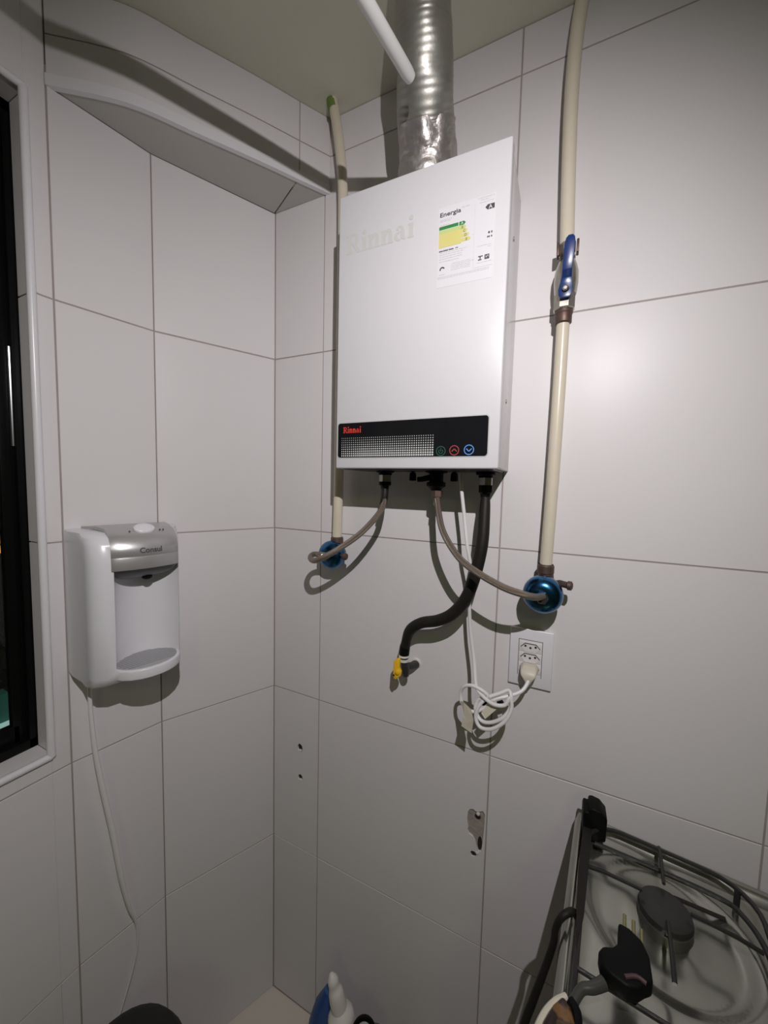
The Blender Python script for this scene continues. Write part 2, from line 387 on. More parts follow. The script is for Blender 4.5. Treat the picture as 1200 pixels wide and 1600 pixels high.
# underside, two boards meeting in a joint
def board(poly, name='soffit_board'):
    MB().prism(poly, UZ+0.0015, UZ+0.012, lambda u, v, w_: Vector((u, v, w_))).build(name, SOFF, bk)
board([(0.002, -0.002), (0.125, -0.0625), (0.165, -0.001)])
board([(0.0, -0.0045), (-0.121, -0.246), (-0.154, -0.411), (-0.056, -0.333), (0.009, -0.240), (0.074, -0.145), (0.1235, -0.066)])

# ceiling with the rough opening for the flue
def ceiling():
    bm = bmesh.new(); O = Vector((1.0, -1.3, CZ)); eds = []
    hole = [(0.405, -0.135), (0.46, -0.122), (0.520, -0.130), (0.530, -0.18), (0.522, -0.24), (0.465, -0.255), (0.415, -0.245), (0.398, -0.19)]
    for loop in ([(-0.30, 0.05), (2.35, 0.05), (2.35, -2.66), (-0.30, -2.66)], hole):
        vs = [bm.verts.new((x-O.x, y-O.y, 0)) for x, y in loop]
        eds += [bm.edges.new((vs[i], vs[(i+1) % len(vs)])) for i in range(len(vs))]
    bmesh.ops.triangle_fill(bm, edges=eds, use_beauty=True)
    for f in bm.faces:
        f.normal_update()
        if f.normal.z > 0: f.normal_flip()
    ex = bmesh.ops.extrude_face_region(bm, geom=list(bm.faces))
    for v in [g for g in ex['geom'] if isinstance(g, bmesh.types.BMVert)]: v.co.z += 0.02
    bmesh.ops.recalc_face_normals(bm, faces=bm.faces)
    me = bpy.data.meshes.new('ceiling'); bm.to_mesh(me); bm.free(); me.materials.append(CEIL)
    o = bpy.data.objects.new('ceiling', me); COL.objects.link(o); o.location = (O.x, O.y, O.z+ZO); struct(o); o['_o'] = list(O)
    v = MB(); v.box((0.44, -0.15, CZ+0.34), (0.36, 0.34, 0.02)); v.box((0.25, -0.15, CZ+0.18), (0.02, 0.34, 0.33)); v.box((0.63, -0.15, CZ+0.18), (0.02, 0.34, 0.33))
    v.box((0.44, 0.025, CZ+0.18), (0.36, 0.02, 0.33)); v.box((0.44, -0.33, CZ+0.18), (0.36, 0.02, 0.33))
    part(v.build('void_lining', mat('void_dark', (0.10, 0.11, 0.07), 0.9), o))  # dark colour put in for the unlit void above the opening
    return o
ceil = ceiling()
# floor
fl = struct(MB().box((1.0, -1.3, FZ-0.053), (2.7, 2.75, 0.1)).build('floor', GROUT, origin=(1.0, -1.3, FZ)))
fx = [-0.24, 0.157, 0.607, 1.057, 1.507, 1.957, 2.30]; fy = [-2.6, -2.15, -1.70, -1.25, -0.80, -0.35, 0.0]
for i in range(6):
    for k in range(6):
        x0, x1, y0, y1 = fx[i]+G, fx[i+1]-G, fy[k]+G, fy[k+1]-G
        MB().box(((x0+x1)/2, (y0+y1)/2, FZ-0.004), (x1-x0, y1-y0, 0.008)).build('tile', FLOORT, fl)
# the rest of the room
struct(MB().box((2.345, -1.3, (CZ+FZ)/2), (0.09, 2.75, CZ-FZ)).build('wall_right', WALLG))
struct(MB().box((1.0, -2.65, (CZ+FZ)/2), (2.7, 0.09, CZ-FZ)).build('wall_front', WALLG))

# ------------------------------------------------------------------ window
wn = holder('window_1', (-0.17, -0.87, WB))
def onA(y): return P3[0] + (P4[0]-P3[0])*(y-P3[1])/(P4[1]-P3[1])
RD = 0.052
yj = P3[1]; ye = -1.30
# bullnose casing round the opening
def strip(a, b, name='casing'):
    MB().tube([a, b], 0.0072, 14).build(name, TRIM, wn)
xa = onA(yj)+0.001; xe = onA(ye)+0.001
part(MB().tube([(xa, yj-0.001, WT+0.004), (xa, yj-0.001, WB-0.004)], 0.0068, 14).build('casing', TRIM, wn))
part(MB().tube([(xa, yj-0.001, WB-0.004), (xe, ye, WB-0.004)], 0.0068, 14).build('casing', TRIM, wn))
part(MB().tube([(xa, yj-0.001, WT+0.004), (xe, ye, WT+0.004)], 0.0068, 14).build('casing', TRIM, wn))
# reveals: tiled jamb, sill and head
jr = [WT, -0.45, -0.90, WB]
for k in range(3):
    z1, z0 = jr[k]-0.0016, jr[k+1]+0.0016
    MB().box((xa-RD/2, yj+0.004, (z0+z1)/2), (RD, 0.008, z1-z0)).build('tile', TILE, wn)
MB().box((xa-RD/2-0.004, yj+0.011, (WT+WB)/2), (RD-0.008, 0.008, WT-WB)).build('grout_bed', GROUT, wn)
MB().box((xa-RD/2-0.012, (yj+ye)/2, WB-0.004), (RD+0.012, yj-ye, 0.008)).build('sill_tile', TILE, wn)
MB().box((xa-RD/2-0.012, (yj+ye)/2, WT+0.006), (RD+0.012, yj-ye, 0.012)).build('head_tile', TILE, wn)
# black frame and sliding sash
fxp = xa-RD-0.006
m = MB(); m.box((fxp-0.012, yj-0.004, (WT+WB)/2), (0.03, 0.014, WT-WB)); m.box((fxp-0.012, (yj+ye)/2, WB+0.009), (0.03, yj-ye, 0.018)); m.box((fxp-0.012, (yj+ye)/2, WT-0.009), (0.03, yj-ye, 0.018)); m.box((fxp-0.012, ye+0.006, (WT+WB)/2), (0.03, 0.012, WT-WB))
m.build('frame', SASH, wn, bevel=0.002)
sx = fxp-0.018
m = MB(); m.box((sx, yj-0.020, (WT+WB)/2), (0.018, 0.022, WT-WB-0.03)); m.box((sx, yj-0.42, (WT+WB)/2), (0.018, 0.03, WT-WB-0.03)); m.box((sx, (yj-0.02+yj-0.42)/2, WB+0.034), (0.018, 0.40, 0.036)); m.box((sx, (yj-0.44+yj)/2, WT-0.030), (0.018, 0.40, 0.03))
sash = m.build('sash', SASH, wn, bevel=0.002)
MB().tube([(sx+0.012, yj-0.012, -0.54), (sx+0.012, yj-0.012, -0.72)], 0.003, 10).build('pull', mat('dark_chrome', (0.3, 0.3, 0.3), 0.2, metal=0.9), sash)
MB().box((sx, yj-0.22, (WT+WB)/2), (0.004, 0.38, WT-WB-0.09)).build('pane', GLASSM, sash)
m = MB(); m.box((sx-0.02, yj-0.41, (WT+WB)/2), (0.018, 0.03, WT-WB-0.03)); m.box((sx-0.02, ye+0.02, (WT+WB)/2), (0.018, 0.03, WT-WB-0.03)); m.box((sx-0.02, (yj-0.41+ye)/2, WB+0.034), (0.018, 0.44, 0.036)); m.box((sx-0.02, (yj-0.41+ye)/2, WT-0.030), (0.018, 0.44, 0.03))
sash2 = m.build('sash', SASH, wn, bevel=0.002)
MB().box((sx-0.02, (yj-0.41+ye)/2, (WT+WB)/2), (0.004, 0.42, WT-WB-0.09)).build('pane', GLASSM, sash2)

# ------------------------------------------------------------------ outside at night
NIGHTW = mat('night_render', (0.06, 0.06, 0.06), 0.9)
bd = thing('apartment_building', 'dark building beyond the window with two small yellow lit windows', 'building', (-9.6, 2.0, -14))
MB().box((-9.9, 1.6, -5.5), (1.5, 9.0, 17)).build('facade', NIGHTW, bd)
YL = mat('lit_window', (0.5, 0.3, 0.05), 0.5, emis=(1.0, 0.58, 0.10), estr=0.75)
for z0, z1 in ((-2.09, -1.94), (-2.28, -2.13)):
    f_ = MB().box((-9.13, 2.17, (z0+z1)/2), (0.03, 0.70, z1-z0+0.03)).build('window', NIGHTW, bd)
    MB().box((-9.11, 2.19, (z0+z1)/2), (0.02, 0.70, z1-z0)).build('pane', YL, f_)
TEAL = mat('lit_canopy', (0.2, 0.4, 0.36), 0.5, emis=(0.26, 0.42, 0.37), estr=0.9)  # teal light on canopy roof and post put in as emission
TEALD = mat('lit_glass_wall', (0.03, 0.12, 0.10), 0.5, emis=(0.008, 0.045, 0.032), estr=0.5)  # faint teal light of the glass wall, also put in as emission
cp = thing('lit_canopy', 'teal lit canopy with a post, low down outside the window', 'canopy', (-7.5, 1.9, -8))
MB().box((-7.7, 1.10, -4.93), (0.9, 1.82, 0.20)).build('roof_panel', TEAL, cp)
MB().box((-7.75, 0.9, -4.60), (0.7, 2.0, 0.50)).build('glass_wall', TEALD, cp)
MB().box((-7.2, 1.93, -4.55), (0.05, 0.05, 0.60)).build('post', TEAL, cp)
MB().box((-7.7, 1.1, -6.6), (0.7, 1.7, 3.0)).build('base_wall', NIGHTW, cp)
st = MB(); rd = random.Random(5)
for i in range(260):
    c = Vector((-5.6+rd.uniform(-.4, .4), 1.02+rd.gauss(0, .24), -2.97+rd.gauss(0, .34))); a = Vector([rd.uniform(-1, 1) for _ in range(3)]).normalized(); b_ = a.orthogonal().normalized(); s_ = rd.uniform(.05, .12)
    st.add([c-a*s_, c+b_*s_*.4, c+a*s_, c-b_*s_*.4], [(0, 1, 2, 3)])
tr = thing('night_tree', 'dark green tree outside, beside the teal lit canopy', 'tree', (-5.6, 1.0, -8))
lf = st.build('foliage', mat('night_leaf', (0.03, 0.07, 0.02), 0.6), tr); lf['kind'] = 'stuff'
MB().tube([(-5.6, 0.9, -8), (-5.55, 0.92, -5), (-5.6, 0.95, -2.97)], [0.09, 0.07, 0.03], 10).build('trunk', NIGHTW, tr)
sl = MB().lathe((-7.0, 1.60, -2.98), (0, 0, 1), [(-0.045, 0.02), (-0.03, 0.05), (0.03, 0.05), (0.045, 0.02)], 16).build('garden_lamp', mat('lamp_glow', (1, 1, .7), .5, emis=(1, 1, .55), estr=2.0))
tag(sl, 'small pale round lamp glowing among the dark tree leaves outside', 'lamp')

# ------------------------------------------------------------------ water heater
W, H, D, HX, HZ = 0.3187, 0.5188, 0.1458, 0.2902, -0.2257
he = thing('water_heater', 'white wall-hung gas water heater with black control strip and energy label', 'water heater', (HX+W/2, -D/2, HZ-H))
YF = -D
def HF(u, v, w_=0.0): return Vector((HX+W*u, YF-w_, HZ-H*v))
m = MB(); m.box((HX+W/2, -(D-0.012)/2, HZ-H/2), (W-0.004, D-0.012, H-0.003)); m.build('casing', ENAMEL2, he, bevel=0.0025)
m = MB(); m.box((HX+W/2, -D+0.011, HZ-H/2), (W, 0.022, H)); cover = m.build('front_cover', ENAMEL, he, bevel=0.003, seg=3)
# side seams and screws
for z in (-0.34, -0.62): MB().lathe((HX+W-0.002, -0.075, z), (1, 0, 0), [(0, 0.004), (0.0012, 0.0035)], 12).build('screw', GREYM, he)
MB().box((HX+W/2, -D/2, HZ-H-0.0004), (W-0.02, D-0.03, 0.0020)).build('bottom_plate', DARKM, he)
# control strip
def rr(u0, v0, u1, v1, r, n=5):
    rx, ry = r/W, r/H; pts = []
    for cx, cy, a0 in ((u1-rx, v0+ry, -90), (u1-rx, v1-ry, 0), (u0+rx, v1-ry, 90), (u0+rx, v0+ry, 180)):
        for i in range(n+1):
            t = math.radians(a0+90*i/n); pts.append((cx+rx*math.cos(t), cy+ry*math.sin(t)))
    return pts
cpn = MB().prism(rr(0.018, 0.829, 0.942, 0.958, 0.005), -0.001, 0.0012, HF).build('control_panel', PANELB, he)
MB().prism(rr(0.012, 0.8255, 0.948, 0.9615, 0.0065), -0.001, 0.0004, HF).build('panel_rim', mat('panel_rim_grey', (0.5, 0.5, 0.5), 0.4), he)
m = MB(); NC, NR = 44, 9
for i in range(NC):
    for k in range(NR):
        u = 0.048+(0.642-0.048)*i/(NC-1); v = 0.886+(0.952-0.886)*k/(NR-1)
        s_ = (0.25+0.75*(k/(NR-1)))*(1.0) * (0.55+0.45*min(1, i/14+0.35*k/8))
        a = 0.00225*s_/2*1.0+0.00045
        c = HF(u, v, 0.0014)
        m.add([c+Vector((-a, 0, -a)), c+Vector((a, 0, -a)), c+Vector((a, 0, a)), c+Vector((-a, 0, a))], [(0, 1, 2, 3)])
o = m.build('dot_grid', WHITEP, cpn); o['kind'] = 'stuff'
def ring_pts(m, cx, cz, r0, r1, y, a0=0, a1=360, n=28):
    k = []
    for i in range(n+1):
        t = math.radians(a0+(a1-a0)*i/n)
        k.append((Vector((cx+r0*math.cos(t), y, cz+r0*math.sin(t))), Vector((cx+r1*math.cos(t), y, cz+r1*math.sin(t)))))
    for i in range(n): m.add([k[i][0], k[i][1], k[i+1][1], k[i+1][0]], [(0, 1, 2, 3)])
def seg(m, a, b, wd, y):
    a = Vector((a[0], y, a[1])); b = Vector((b[0], y, b[1])); t = (b-a).normalized(); n = Vector((t.z, 0, -t.x))*wd/2
    m.add([a-n, a+n, b+n, b-n], [(0, 1, 2, 3)])
for (u, v, mt, g) in ((0.690, 0.9405, GREENP, 'p'), (0.7655, 0.939, REDD, 'u'), (0.8457, 0.938, BLUEP, 'd')):
    c = HF(u, v, 0.0016); m = MB(); r = 0.0088
    ring_pts(m, c.x, c.z, r-0.0016, r, c.y)
    if g == 'p': seg(m, (c.x, c.z-0.001), (c.x, c.z+0.0055), 0.0014, c.y); ring_pts(m, c.x, c.z-0.0005, 0.0030, 0.0044, c.y, -230, 50)
    else:
        q = 1 if g == 'u' else -1
        seg(m, (c.x-0.0045, c.z-0.002*q), (c.x, c.z+0.0028*q), 0.0018, c.y); seg(m, (c.x+0.0045, c.z-0.002*q), (c.x, c.z+0.0028*q), 0.0018, c.y)
    m.build('button', mt, cpn)
# slab-serif lettering: "Rinnai"
def rinnai(x0, z0, width, cap, y, thick):
    """letters as flat strokes, cap height `cap`, baseline z0"""
    m = MB(); X = lambda a: x0+a*width/4.75; Zc = lambda b: z0+b*cap; sx_ = width/4.75
    cnt = [0]
    def flat(q):
        cnt[0] += 1; yy = y-0.00025-cnt[0]*1.5e-6
        m.add([Vector((u, yy, v)) for u, v in q], [tuple(range(len(q)))])
    def rect(a0, b0, a1, b1): flat([(X(a0), Zc(b0)), (X(a1), Zc(b0)), (X(a1), Zc(b1)), (X(a0), Zc(b1))])
    def arc(cx, cz, rxo, rzo, tx, tz, a0, a1, n=10):
        for i in range(n):
            q = []
            for t in (a0+(a1-a0)*i/n, a0+(a1-a0)*(i+1)/n):
                t = math.radians(t); q.append(((X(cx+rxo*math.cos(t)), Zc(cz+rzo*math.sin(t))), (X(cx+(rxo-tx)*math.cos(t)), Zc(cz+(rzo-tz)*math.sin(t)))))
            flat([q[0][0], q[1][0], q[1][1], q[0][1]])
    # R
    rect(0.12, 0, 0.40, 1); rect(0, 0, 0.50, 0.09); rect(0, 0.91, 0.5, 1.0); rect(0.37, 0.91, 0.62, 1.0); rect(0.37, 0.45, 0.62, 0.54)
    arc(0.60, 0.725, 0.32, 0.275, 0.22, 0.10, -90, 90)
    flat([(X(0.48), Zc(0.47)), (X(0.74), Zc(0.47)), (X(1.04), Zc(0.05)), (X(0.80), Zc(0.0))])
    rect(0.80, 0, 1.12, 0.09)
    def i_(a): rect(a+0.07, 0, a+0.33, 0.68); rect(a, 0, a+0.40, 0.08); rect(a, 0.60, a+0.2, 0.68); arc(a+0.20, 0.94, 0.15, 0.12, 0.149, 0.119, 0, 360, 12)
    def n_(a): rect(a+0.07, 0, a+0.33, 0.70); rect(a, 0, a+0.40, 0.08); rect(a, 0.62, a+0.2, 0.70); arc(a+0.48, 0.44, 0.29, 0.28, 0.24, 0.14, 0, 180); rect(a+0.52, 0, a+0.77, 0.46); rect(a+0.46, 0, a+0.84, 0.08)
    def a_(a): arc(a+0.36, 0.46, 0.26, 0.25, 0.18, 0.09, 0, 165); rect(a+0.42, 0.06, a+0.66, 0.47); rect(a+0.55, 0, a+0.74, 0.08); arc(a+0.28, 0.22, 0.28, 0.23, 0.21, 0.11, 60, 300)
    i_(1.15); n_(1.60); n_(2.50); a_(3.42); i_(4.30)
    return m
a = HF(0.052, 0.2135); rinnai(a.x, a.z, W*0.445, 0.036, YF, 0).build('brand_lettering', PALE, cover)
a = HF(0.056, 0.866); rinnai(a.x, a.z, W*0.128, 0.0115, YF-0.0012, 0).build('brand_lettering', REDP, cpn)
# ---- text meshes from the built-in font
def text_mesh(s, name, m, parent, org, ux, vz, height, width=None, out=None, bold=0.0, curve=None):
    cu = bpy.data.curves.new(name, 'FONT'); cu.body = s; cu.size = 1.0; cu.offset = bold
    ob = bpy.data.objects.new(name, cu); COL.objects.link(ob)
    dg = bpy.context.evaluated_depsgraph_get(); me = bpy.data.meshes.new_from_object(ob.evaluated_get(dg))
    bpy.data.objects.remove(ob); bpy.data.curves.remove(cu)
    xs = [v.co.x for v in me.vertices]; hh = height/0.70; ww = hh if width is None else width/(max(xs)-min(xs)); x0 = min(xs)
    O = Vector(parent['_o'])
    for v in me.vertices:
        if curve: v.co = curve((v.co.x-x0)*ww, v.co.y*hh)-O
        else: v.co = Vector(org)+Vector(ux)*(v.co.x-x0)*ww+Vector(vz)*v.co.y*hh-O
    me.materials.clear(); me.materials.append(m); me.name = name
    o = bpy.data.objects.new(name, me); COL.objects.link(o); o.parent = parent; o['_o'] = list(O); return o
# ---- energy label
LU0, LU1, LV0, LV1 = 0.632, 0.930, 0.150, 0.402
lab = MB().prism([(LU0, LV0), (LU1, LV0), (LU1, LV1), (LU0, LV1)], -0.0003, 0.0003, HF).build('energy_label', PAPER, he)
def LP(s, t, w_=0.0006): return HF(LU0+(LU1-LU0)*s, LV0+(LV1-LV0)*t, w_)
def lrect(m, s0, t0, s1, t1, w_=0.0006): m.add([LP(s0, t0, w_), LP(s1, t0, w_), LP(s1, t1, w_), LP(s0, t1, w_)], [(0, 1, 2, 3)])
def lbar(name, mt, rects, w_=0.0006):
    m = MB()
    for r in rects: lrect(m, *r, w_)
    o = m.build(name, mt, lab); o['kind'] = 'stuff'; return o
X1 = Vector((1, 0, 0)); Z1 = Vector((0, 0, 1))
text_mesh('Energia', 'heading_print', INK, lab, LP(0.03, 0.115), X1, Z1, 0.0068, 0.036, bold=0.02)
def bar(t0, t1, s1, mt): # bar ending in an arrow head
    m = MB(); m.add([LP(0.02, t0), LP(s1, t0), LP(s1, t1), LP(0.02, t1)], [(0, 1, 2, 3)])
    return m.build('class_bar', mt, lab)
bar(0.235, 0.275, 0.37, DGREEN); bar(0.282, 0.325, 0.40, LGREEN); bar(0.325, 0.50, 0.43, YELINK)
for (s0, t, mt, s1) in ((0.385, 0.235, DGREEN, 0.50), (0.40, 0.283, LGREEN, 0.51), (0.43, 0.330, YELINK, 0.54), (0.43, 0.385, YELINK, 0.57), (0.43, 0.440, YELINK, 0.60)):
    m = MB(); m.add([LP(s0, t), LP(s1-0.03, t), LP(s1, t+0.022), LP(s1-0.03, t+0.044), LP(s0, t+0.044)], [(0, 1, 2, 3, 4)]); m.build('class_arrow', mt, lab)
for c_, s0, t0, mt in (('A', 0.415, 0.272, WHITEP), ('B', 0.43, 0.322, OLIVE), ('C', 0.46, 0.370, OLIVE), ('D', 0.485, 0.425, OLIVE), ('E', 0.51, 0.480, OLIVE)):
    text_mesh(c_, 'class_letter', mt, lab, LP(s0, t0, 0.0009), X1, Z1, 0.0040, bold=0.02)
m = MB(); m.add([LP(0.83, 0.150), LP(0.87, 0.122), LP(0.985, 0.122), LP(0.985, 0.182), LP(0.87, 0.182)], [(0, 1, 2, 3, 4)]); m.build('rating_arrow', INK, lab)
text_mesh('A', 'class_letter', PAPER, lab, LP(0.885, 0.178, 0.0009), X1, Z1, 0.0062, bold=0.01)
rows = []
rd = random.Random(4)
for t, s0, s1 in ((0.150, .03, .25), (0.168, .03, .22), (0.215, .04, .20), (0.525, .03, .28), (0.560, .04, .52), (0.585, .03, .48), (0.612, .04, .45), (0.640, .03, .46), (0.672, .04, .40),
                  (0.720, .28, .62), (0.740, .26, .66), (0.760, .25, .60), (0.780, .27, .62), (0.800, .26, .60), (0.865, .02, .95), (0.882, .02, .93), (0.835, .04, .16), (0.020, .70, .98), (0.045, .75, .9), (0.075, .73, .97), (0.060, .42, .56), (0.590, .72, .97), (0.615, .90, .97), (0.790, .72, .97)):
    s = s0
    while s < s1:
        l_ = rd.uniform(.02, .07); rows.append((s, t, min(s+l_, s1), t+0.0075)); s += l_+0.010
lbar('fine_print', GREYINK, rows)
lbar('dark_print', INK, [(.03, .538, .10, .549), (.105, .538, .20, .549), (.21, .538, .30, .549), (.33, .535, .345, .547), (.355, .535, .375, .547), (.895, .445, .925, .468), (.945, .445, .965, .468), (.88, .497, .90, .515), (.905, .497, .925, .515), (.945, .497, .965, .515)], 0.0007)
lbar('rule_line', GREYINK, [(.655, .03, .660, .84), (.66, .845, .99, .848), (.62, .43, .66, .433)])
m = MB(); c = LP(0.10, 0.775); ring_pts(m, c.x, c.z, 0.0024, 0.0046, c.y, 20, 200, 14); m.build('leaf_mark', INK, lab)
lbar('seal_mark', mat('seal_ink', (0.08, 0.08, 0.08), 0.6), [(.74, .715, .82, .727), (.765, .727, .785, .750), (.74, .755, .80, .768), (.85, .712, .93, .768)])
lbar('seal_highlight', PAPER, [(.87, .73, .885, .75), (.90, .722, .912, .742)], 0.0008)

# fittings on the heater's underside
def fit(name, m_, prof, c, parent, n=20, axis=(0, 0, -1), smooth=True): return MB().lathe(c, axis, prof, n, smooth).build(name, m_, parent)
zb = HZ-H
fl_ = thing('outlet_fitting', 'black and grey threaded outlet under the heater, above the left braided hose', 'pipe fitting', (0.366, -0.07, zb-0.04))
fit('flange', BLKP, [(0, 0.019), (0.004, 0.019), (0.006, 0.014), (0.010, 0.014)], (0.366, -0.07, zb), fl_)
fit('nut', GREYM, [(0.010, 0.0125), (0.024, 0.0125)], (0.366, -0.07, zb), fl_, 6, smooth=False)
fit('collar', BLKP, [(0.024, 0.013), (0.031, 0.013), (0.033, 0.009), (0.040, 0.008)], (0.366, -0.07, zb), fl_)
fm = thing('inlet_valve', 'black water inlet valve with side lever under the middle of the heater', 'valve', (0.479, -0.07, zb-0.05))
fit('flange', BLKP, [(0, 0.022), (0.004, 0.022), (0.006, 0.014), (0.022, 0.014), (0.024, 0.019), (0.031, 0.019), (0.036, 0.012), (0.040, 0.010)], (0.479, -0.07, zb), fm)
MB().tube([(0.474, -0.072, zb-0.012), (0.455, -0.086, zb-0.018), (0.446, -0.09, zb-0.019)], [0.006, 0.0055, 0.005], 10).build('lever', BLKP, fm)
fit('nut', BRASS, [(0.040, 0.0115), (0.052, 0.0115), (0.055, 0.009)], (0.4815, -0.07, zb), fm, 6, smooth=False)
fg = thing('gas_fitting', 'black and grey gas inlet union under the right end of the heater', 'pipe fitting', (0.575, -0.06, zb-0.05))
fit('flange', BLKP, [(0, 0.019), (0.007, 0.019), (0.009, 0.014), (0.013, 0.014)], (0.5745, -0.06, zb), fg)
fit('nut', GREYM, [(0.013, 0.0125), (0.027, 0.0125)], (0.575, -0.06, zb), fg, 6, smooth=False)
fit('collar', BLKP, [(0.027, 0.0135), (0.040, 0.0135), (0.044, 0.010), (0.052, 0.009)], (0.575, -0.06, zb), fg, 8, smooth=False)
for x, lb in ((0.421, 'left of the inlet valve'), (0.510, 'beside the white power cord')):
    s_ = thing('drain_plug', 'small black drain plug under the heater, '+lb, 'plug', (x, -0.05, zb-0.02))
    fit('cap', BLKP, [(0.004, 0.0065), (0.012, 0.0075), (0.020, 0.0075), (0.021, 0.005)], (x, -0.05, zb), s_, 12)
    fit('stem', DARKM, [(0, 0.004), (0.006, 0.004)], (x, -0.05, zb), s_, 8)

# braided hoses
lh = thing('braided_hose', 'braided steel hose curling from heater to the left blue valve', 'hose', (0.30, -0.09, -0.95))
pts = [(0.3666, -0.070, -0.7732), (0.3696, -0.078, -0.7989), (0.3721, -0.100, -0.8288), (0.3418, -0.125, -0.8736), (0.2981, -0.140, -0.9087), (0.2568, -0.142, -0.9329), (0.2282, -0.132, -0.9433), (0.2069, -0.115, -0.9413), (0.2009, -0.095, -0.9379), (0.2102, -0.078, -0.9411), (0.2212, -0.068, -0.9446)]
MB().tube(pts, 0.0062, 14, res=8).build('braid', BRAID, lh)
MB().tube([(0.3664, -0.07, -0.772), (0.3696, -0.078, -0.799), (0.3715, -0.089, -0.816)], 0.0074, 12, res=4).build('sleeve', BLKR, lh)
MB().lathe((0.2065, -0.080, -0.941), (1, 0.8, -0.3), [(0, 0.0072), (0.012, 0.0085), (0.018, 0.0085)], 12).build('end_ferrule', GREYM, lh)
mh = thing('braided_hose', 'braided steel hose sweeping from heater to the right blue valve', 'hose', (0.58, -0.1, -0.98))
pts = [(0.4818, -0.070, -0.7913), (0.4871, -0.080, -0.8137), (0.5067, -0.105, -0.8606), (0.5430, -0.125, -0.9026), (0.5794, -0.135, -0.9244), (0.6239, -0.138, -0.9436), (0.6544, -0.130, -0.9533), (0.6737, -0.112, -0.9606), (0.6861, -0.092, -0.9629)]
MB().tube(pts, 0.0062, 14, res=8).build('braid', BRAID, mh)
MB().lathe((0.482, -0.070, -0.790), (0.05, -0.15, -1), [(0, 0.005), (0.006, 0.0052), (0.014, 0.0070), (0.024, 0.0072)], 12).build('end_ferrule', NICKEL, mh)
# black gas hose
gh = thing('gas_hose', 'thick black rubber gas hose bending under the heater to the yellow-handled cock', 'hose', (0.5, -0.07, -1.1))
gp = [(0.575, -0.060, -0.794), (0.576, -0.067, -0.822), (0.576, -0.078, -0.882), (0.565, -0.080, -0.945), (0.549, -0.077, -0.992), (0.523, -0.072, -1.028), (0.492, -0.068, -1.049), (0.456, -0.064, -1.062), (0.430, -0.058, -1.083), (0.418, -0.050, -1.110), (0.4115, -0.046, -1.146)]
MB().tube(gp, [0.0085, 0.0105, 0.0115, 0.0118, 0.0118, 0.0118, 0.0118, 0.0115, 0.0115, 0.0105, 0.0098], 16, res=6).build('rubber_tube', BLKR, gh)
MB().tube([(0.4135, -0.047, -1.128), (0.4112, -0.046, -1.148)], 0.0112, 16).build('end_sleeve', BLKP, gh)
gv = thing('gas_cock', 'small gas cock with yellow handle at the end of the black hose', 'valve', (0.411, -0.02, -1.2))
m = MB(); m.lathe((0.411, -0.046, -1.148), (0, 0, -1), [(0, 0.0115), (0.004, 0.0120), (0.005, 0.0105)], 18)
m.build('tape_band', TAPE, gv)
m = MB(); m.lathe((0.411, -0.046, -1.157), (0, 0, -1), [(0, 0.0118), (0.005, 0.0115), (0.006, 0.010)], 18); m.build('tape_band', TAPE, gv)
m = MB(); m.tube([(0.411, -0.046, -1.150), (0.4125, -0.046, -1.165), (0.4145, -0.044, -1.182), (0.4135, -0.038, -1.196), (0.412, -0.030, -1.199)], [0.0095, 0.0085, 0.009, 0.008, 0.006], 12, res=3); m.build('body', DARKM, gv)
m = MB(); m.tube([(0.412, -0.036, -1.180), (0.420, -0.018, -1.184), (0.424, -0.001, -1.186)], [0.0075, 0.0085, 0.0095], 12); m.build('wall_nipple', DARKM, gv)
m = MB(); m.lathe((0.424, -0.0005, -1.184), (0, -1, 0), [(0, 0.012), (0.0025, 0.011), (0.003, 0.008)], 18); m.build('escutcheon', TAPE, gv)
def frY(y0): return lambda u, v, w_: Vector((u, y0-w_, v))
hp = [(0.3945, -1.160), (0.3965, -1.157), (0.406, -1.150), (0.4085, -1.153), (0.408, -1.172), (0.4125, -1.180), (0.411, -1.190), (0.404, -1.196), (0.400, -1.201), (0.395, -1.198), (0.393, -1.188)]
hdl = MB().prism(hp, 0.0, 0.009, frY(-0.056)).build('handle', YEL, gv, bevel=0.002)
MB().lathe((0.396, -0.0652, -1.190), (0, -1, 0), [(0, 0.0022), (0.0006, 0.0022)], 10).build('eyelet', HOLE, hdl)
MB().lathe((0.405, -0.064, -1.181), (0, -1, 0), [(0, 0.0058), (0.004, 0.0052), (0.005, 0.003)], 14).build('hub', YEL, hdl)

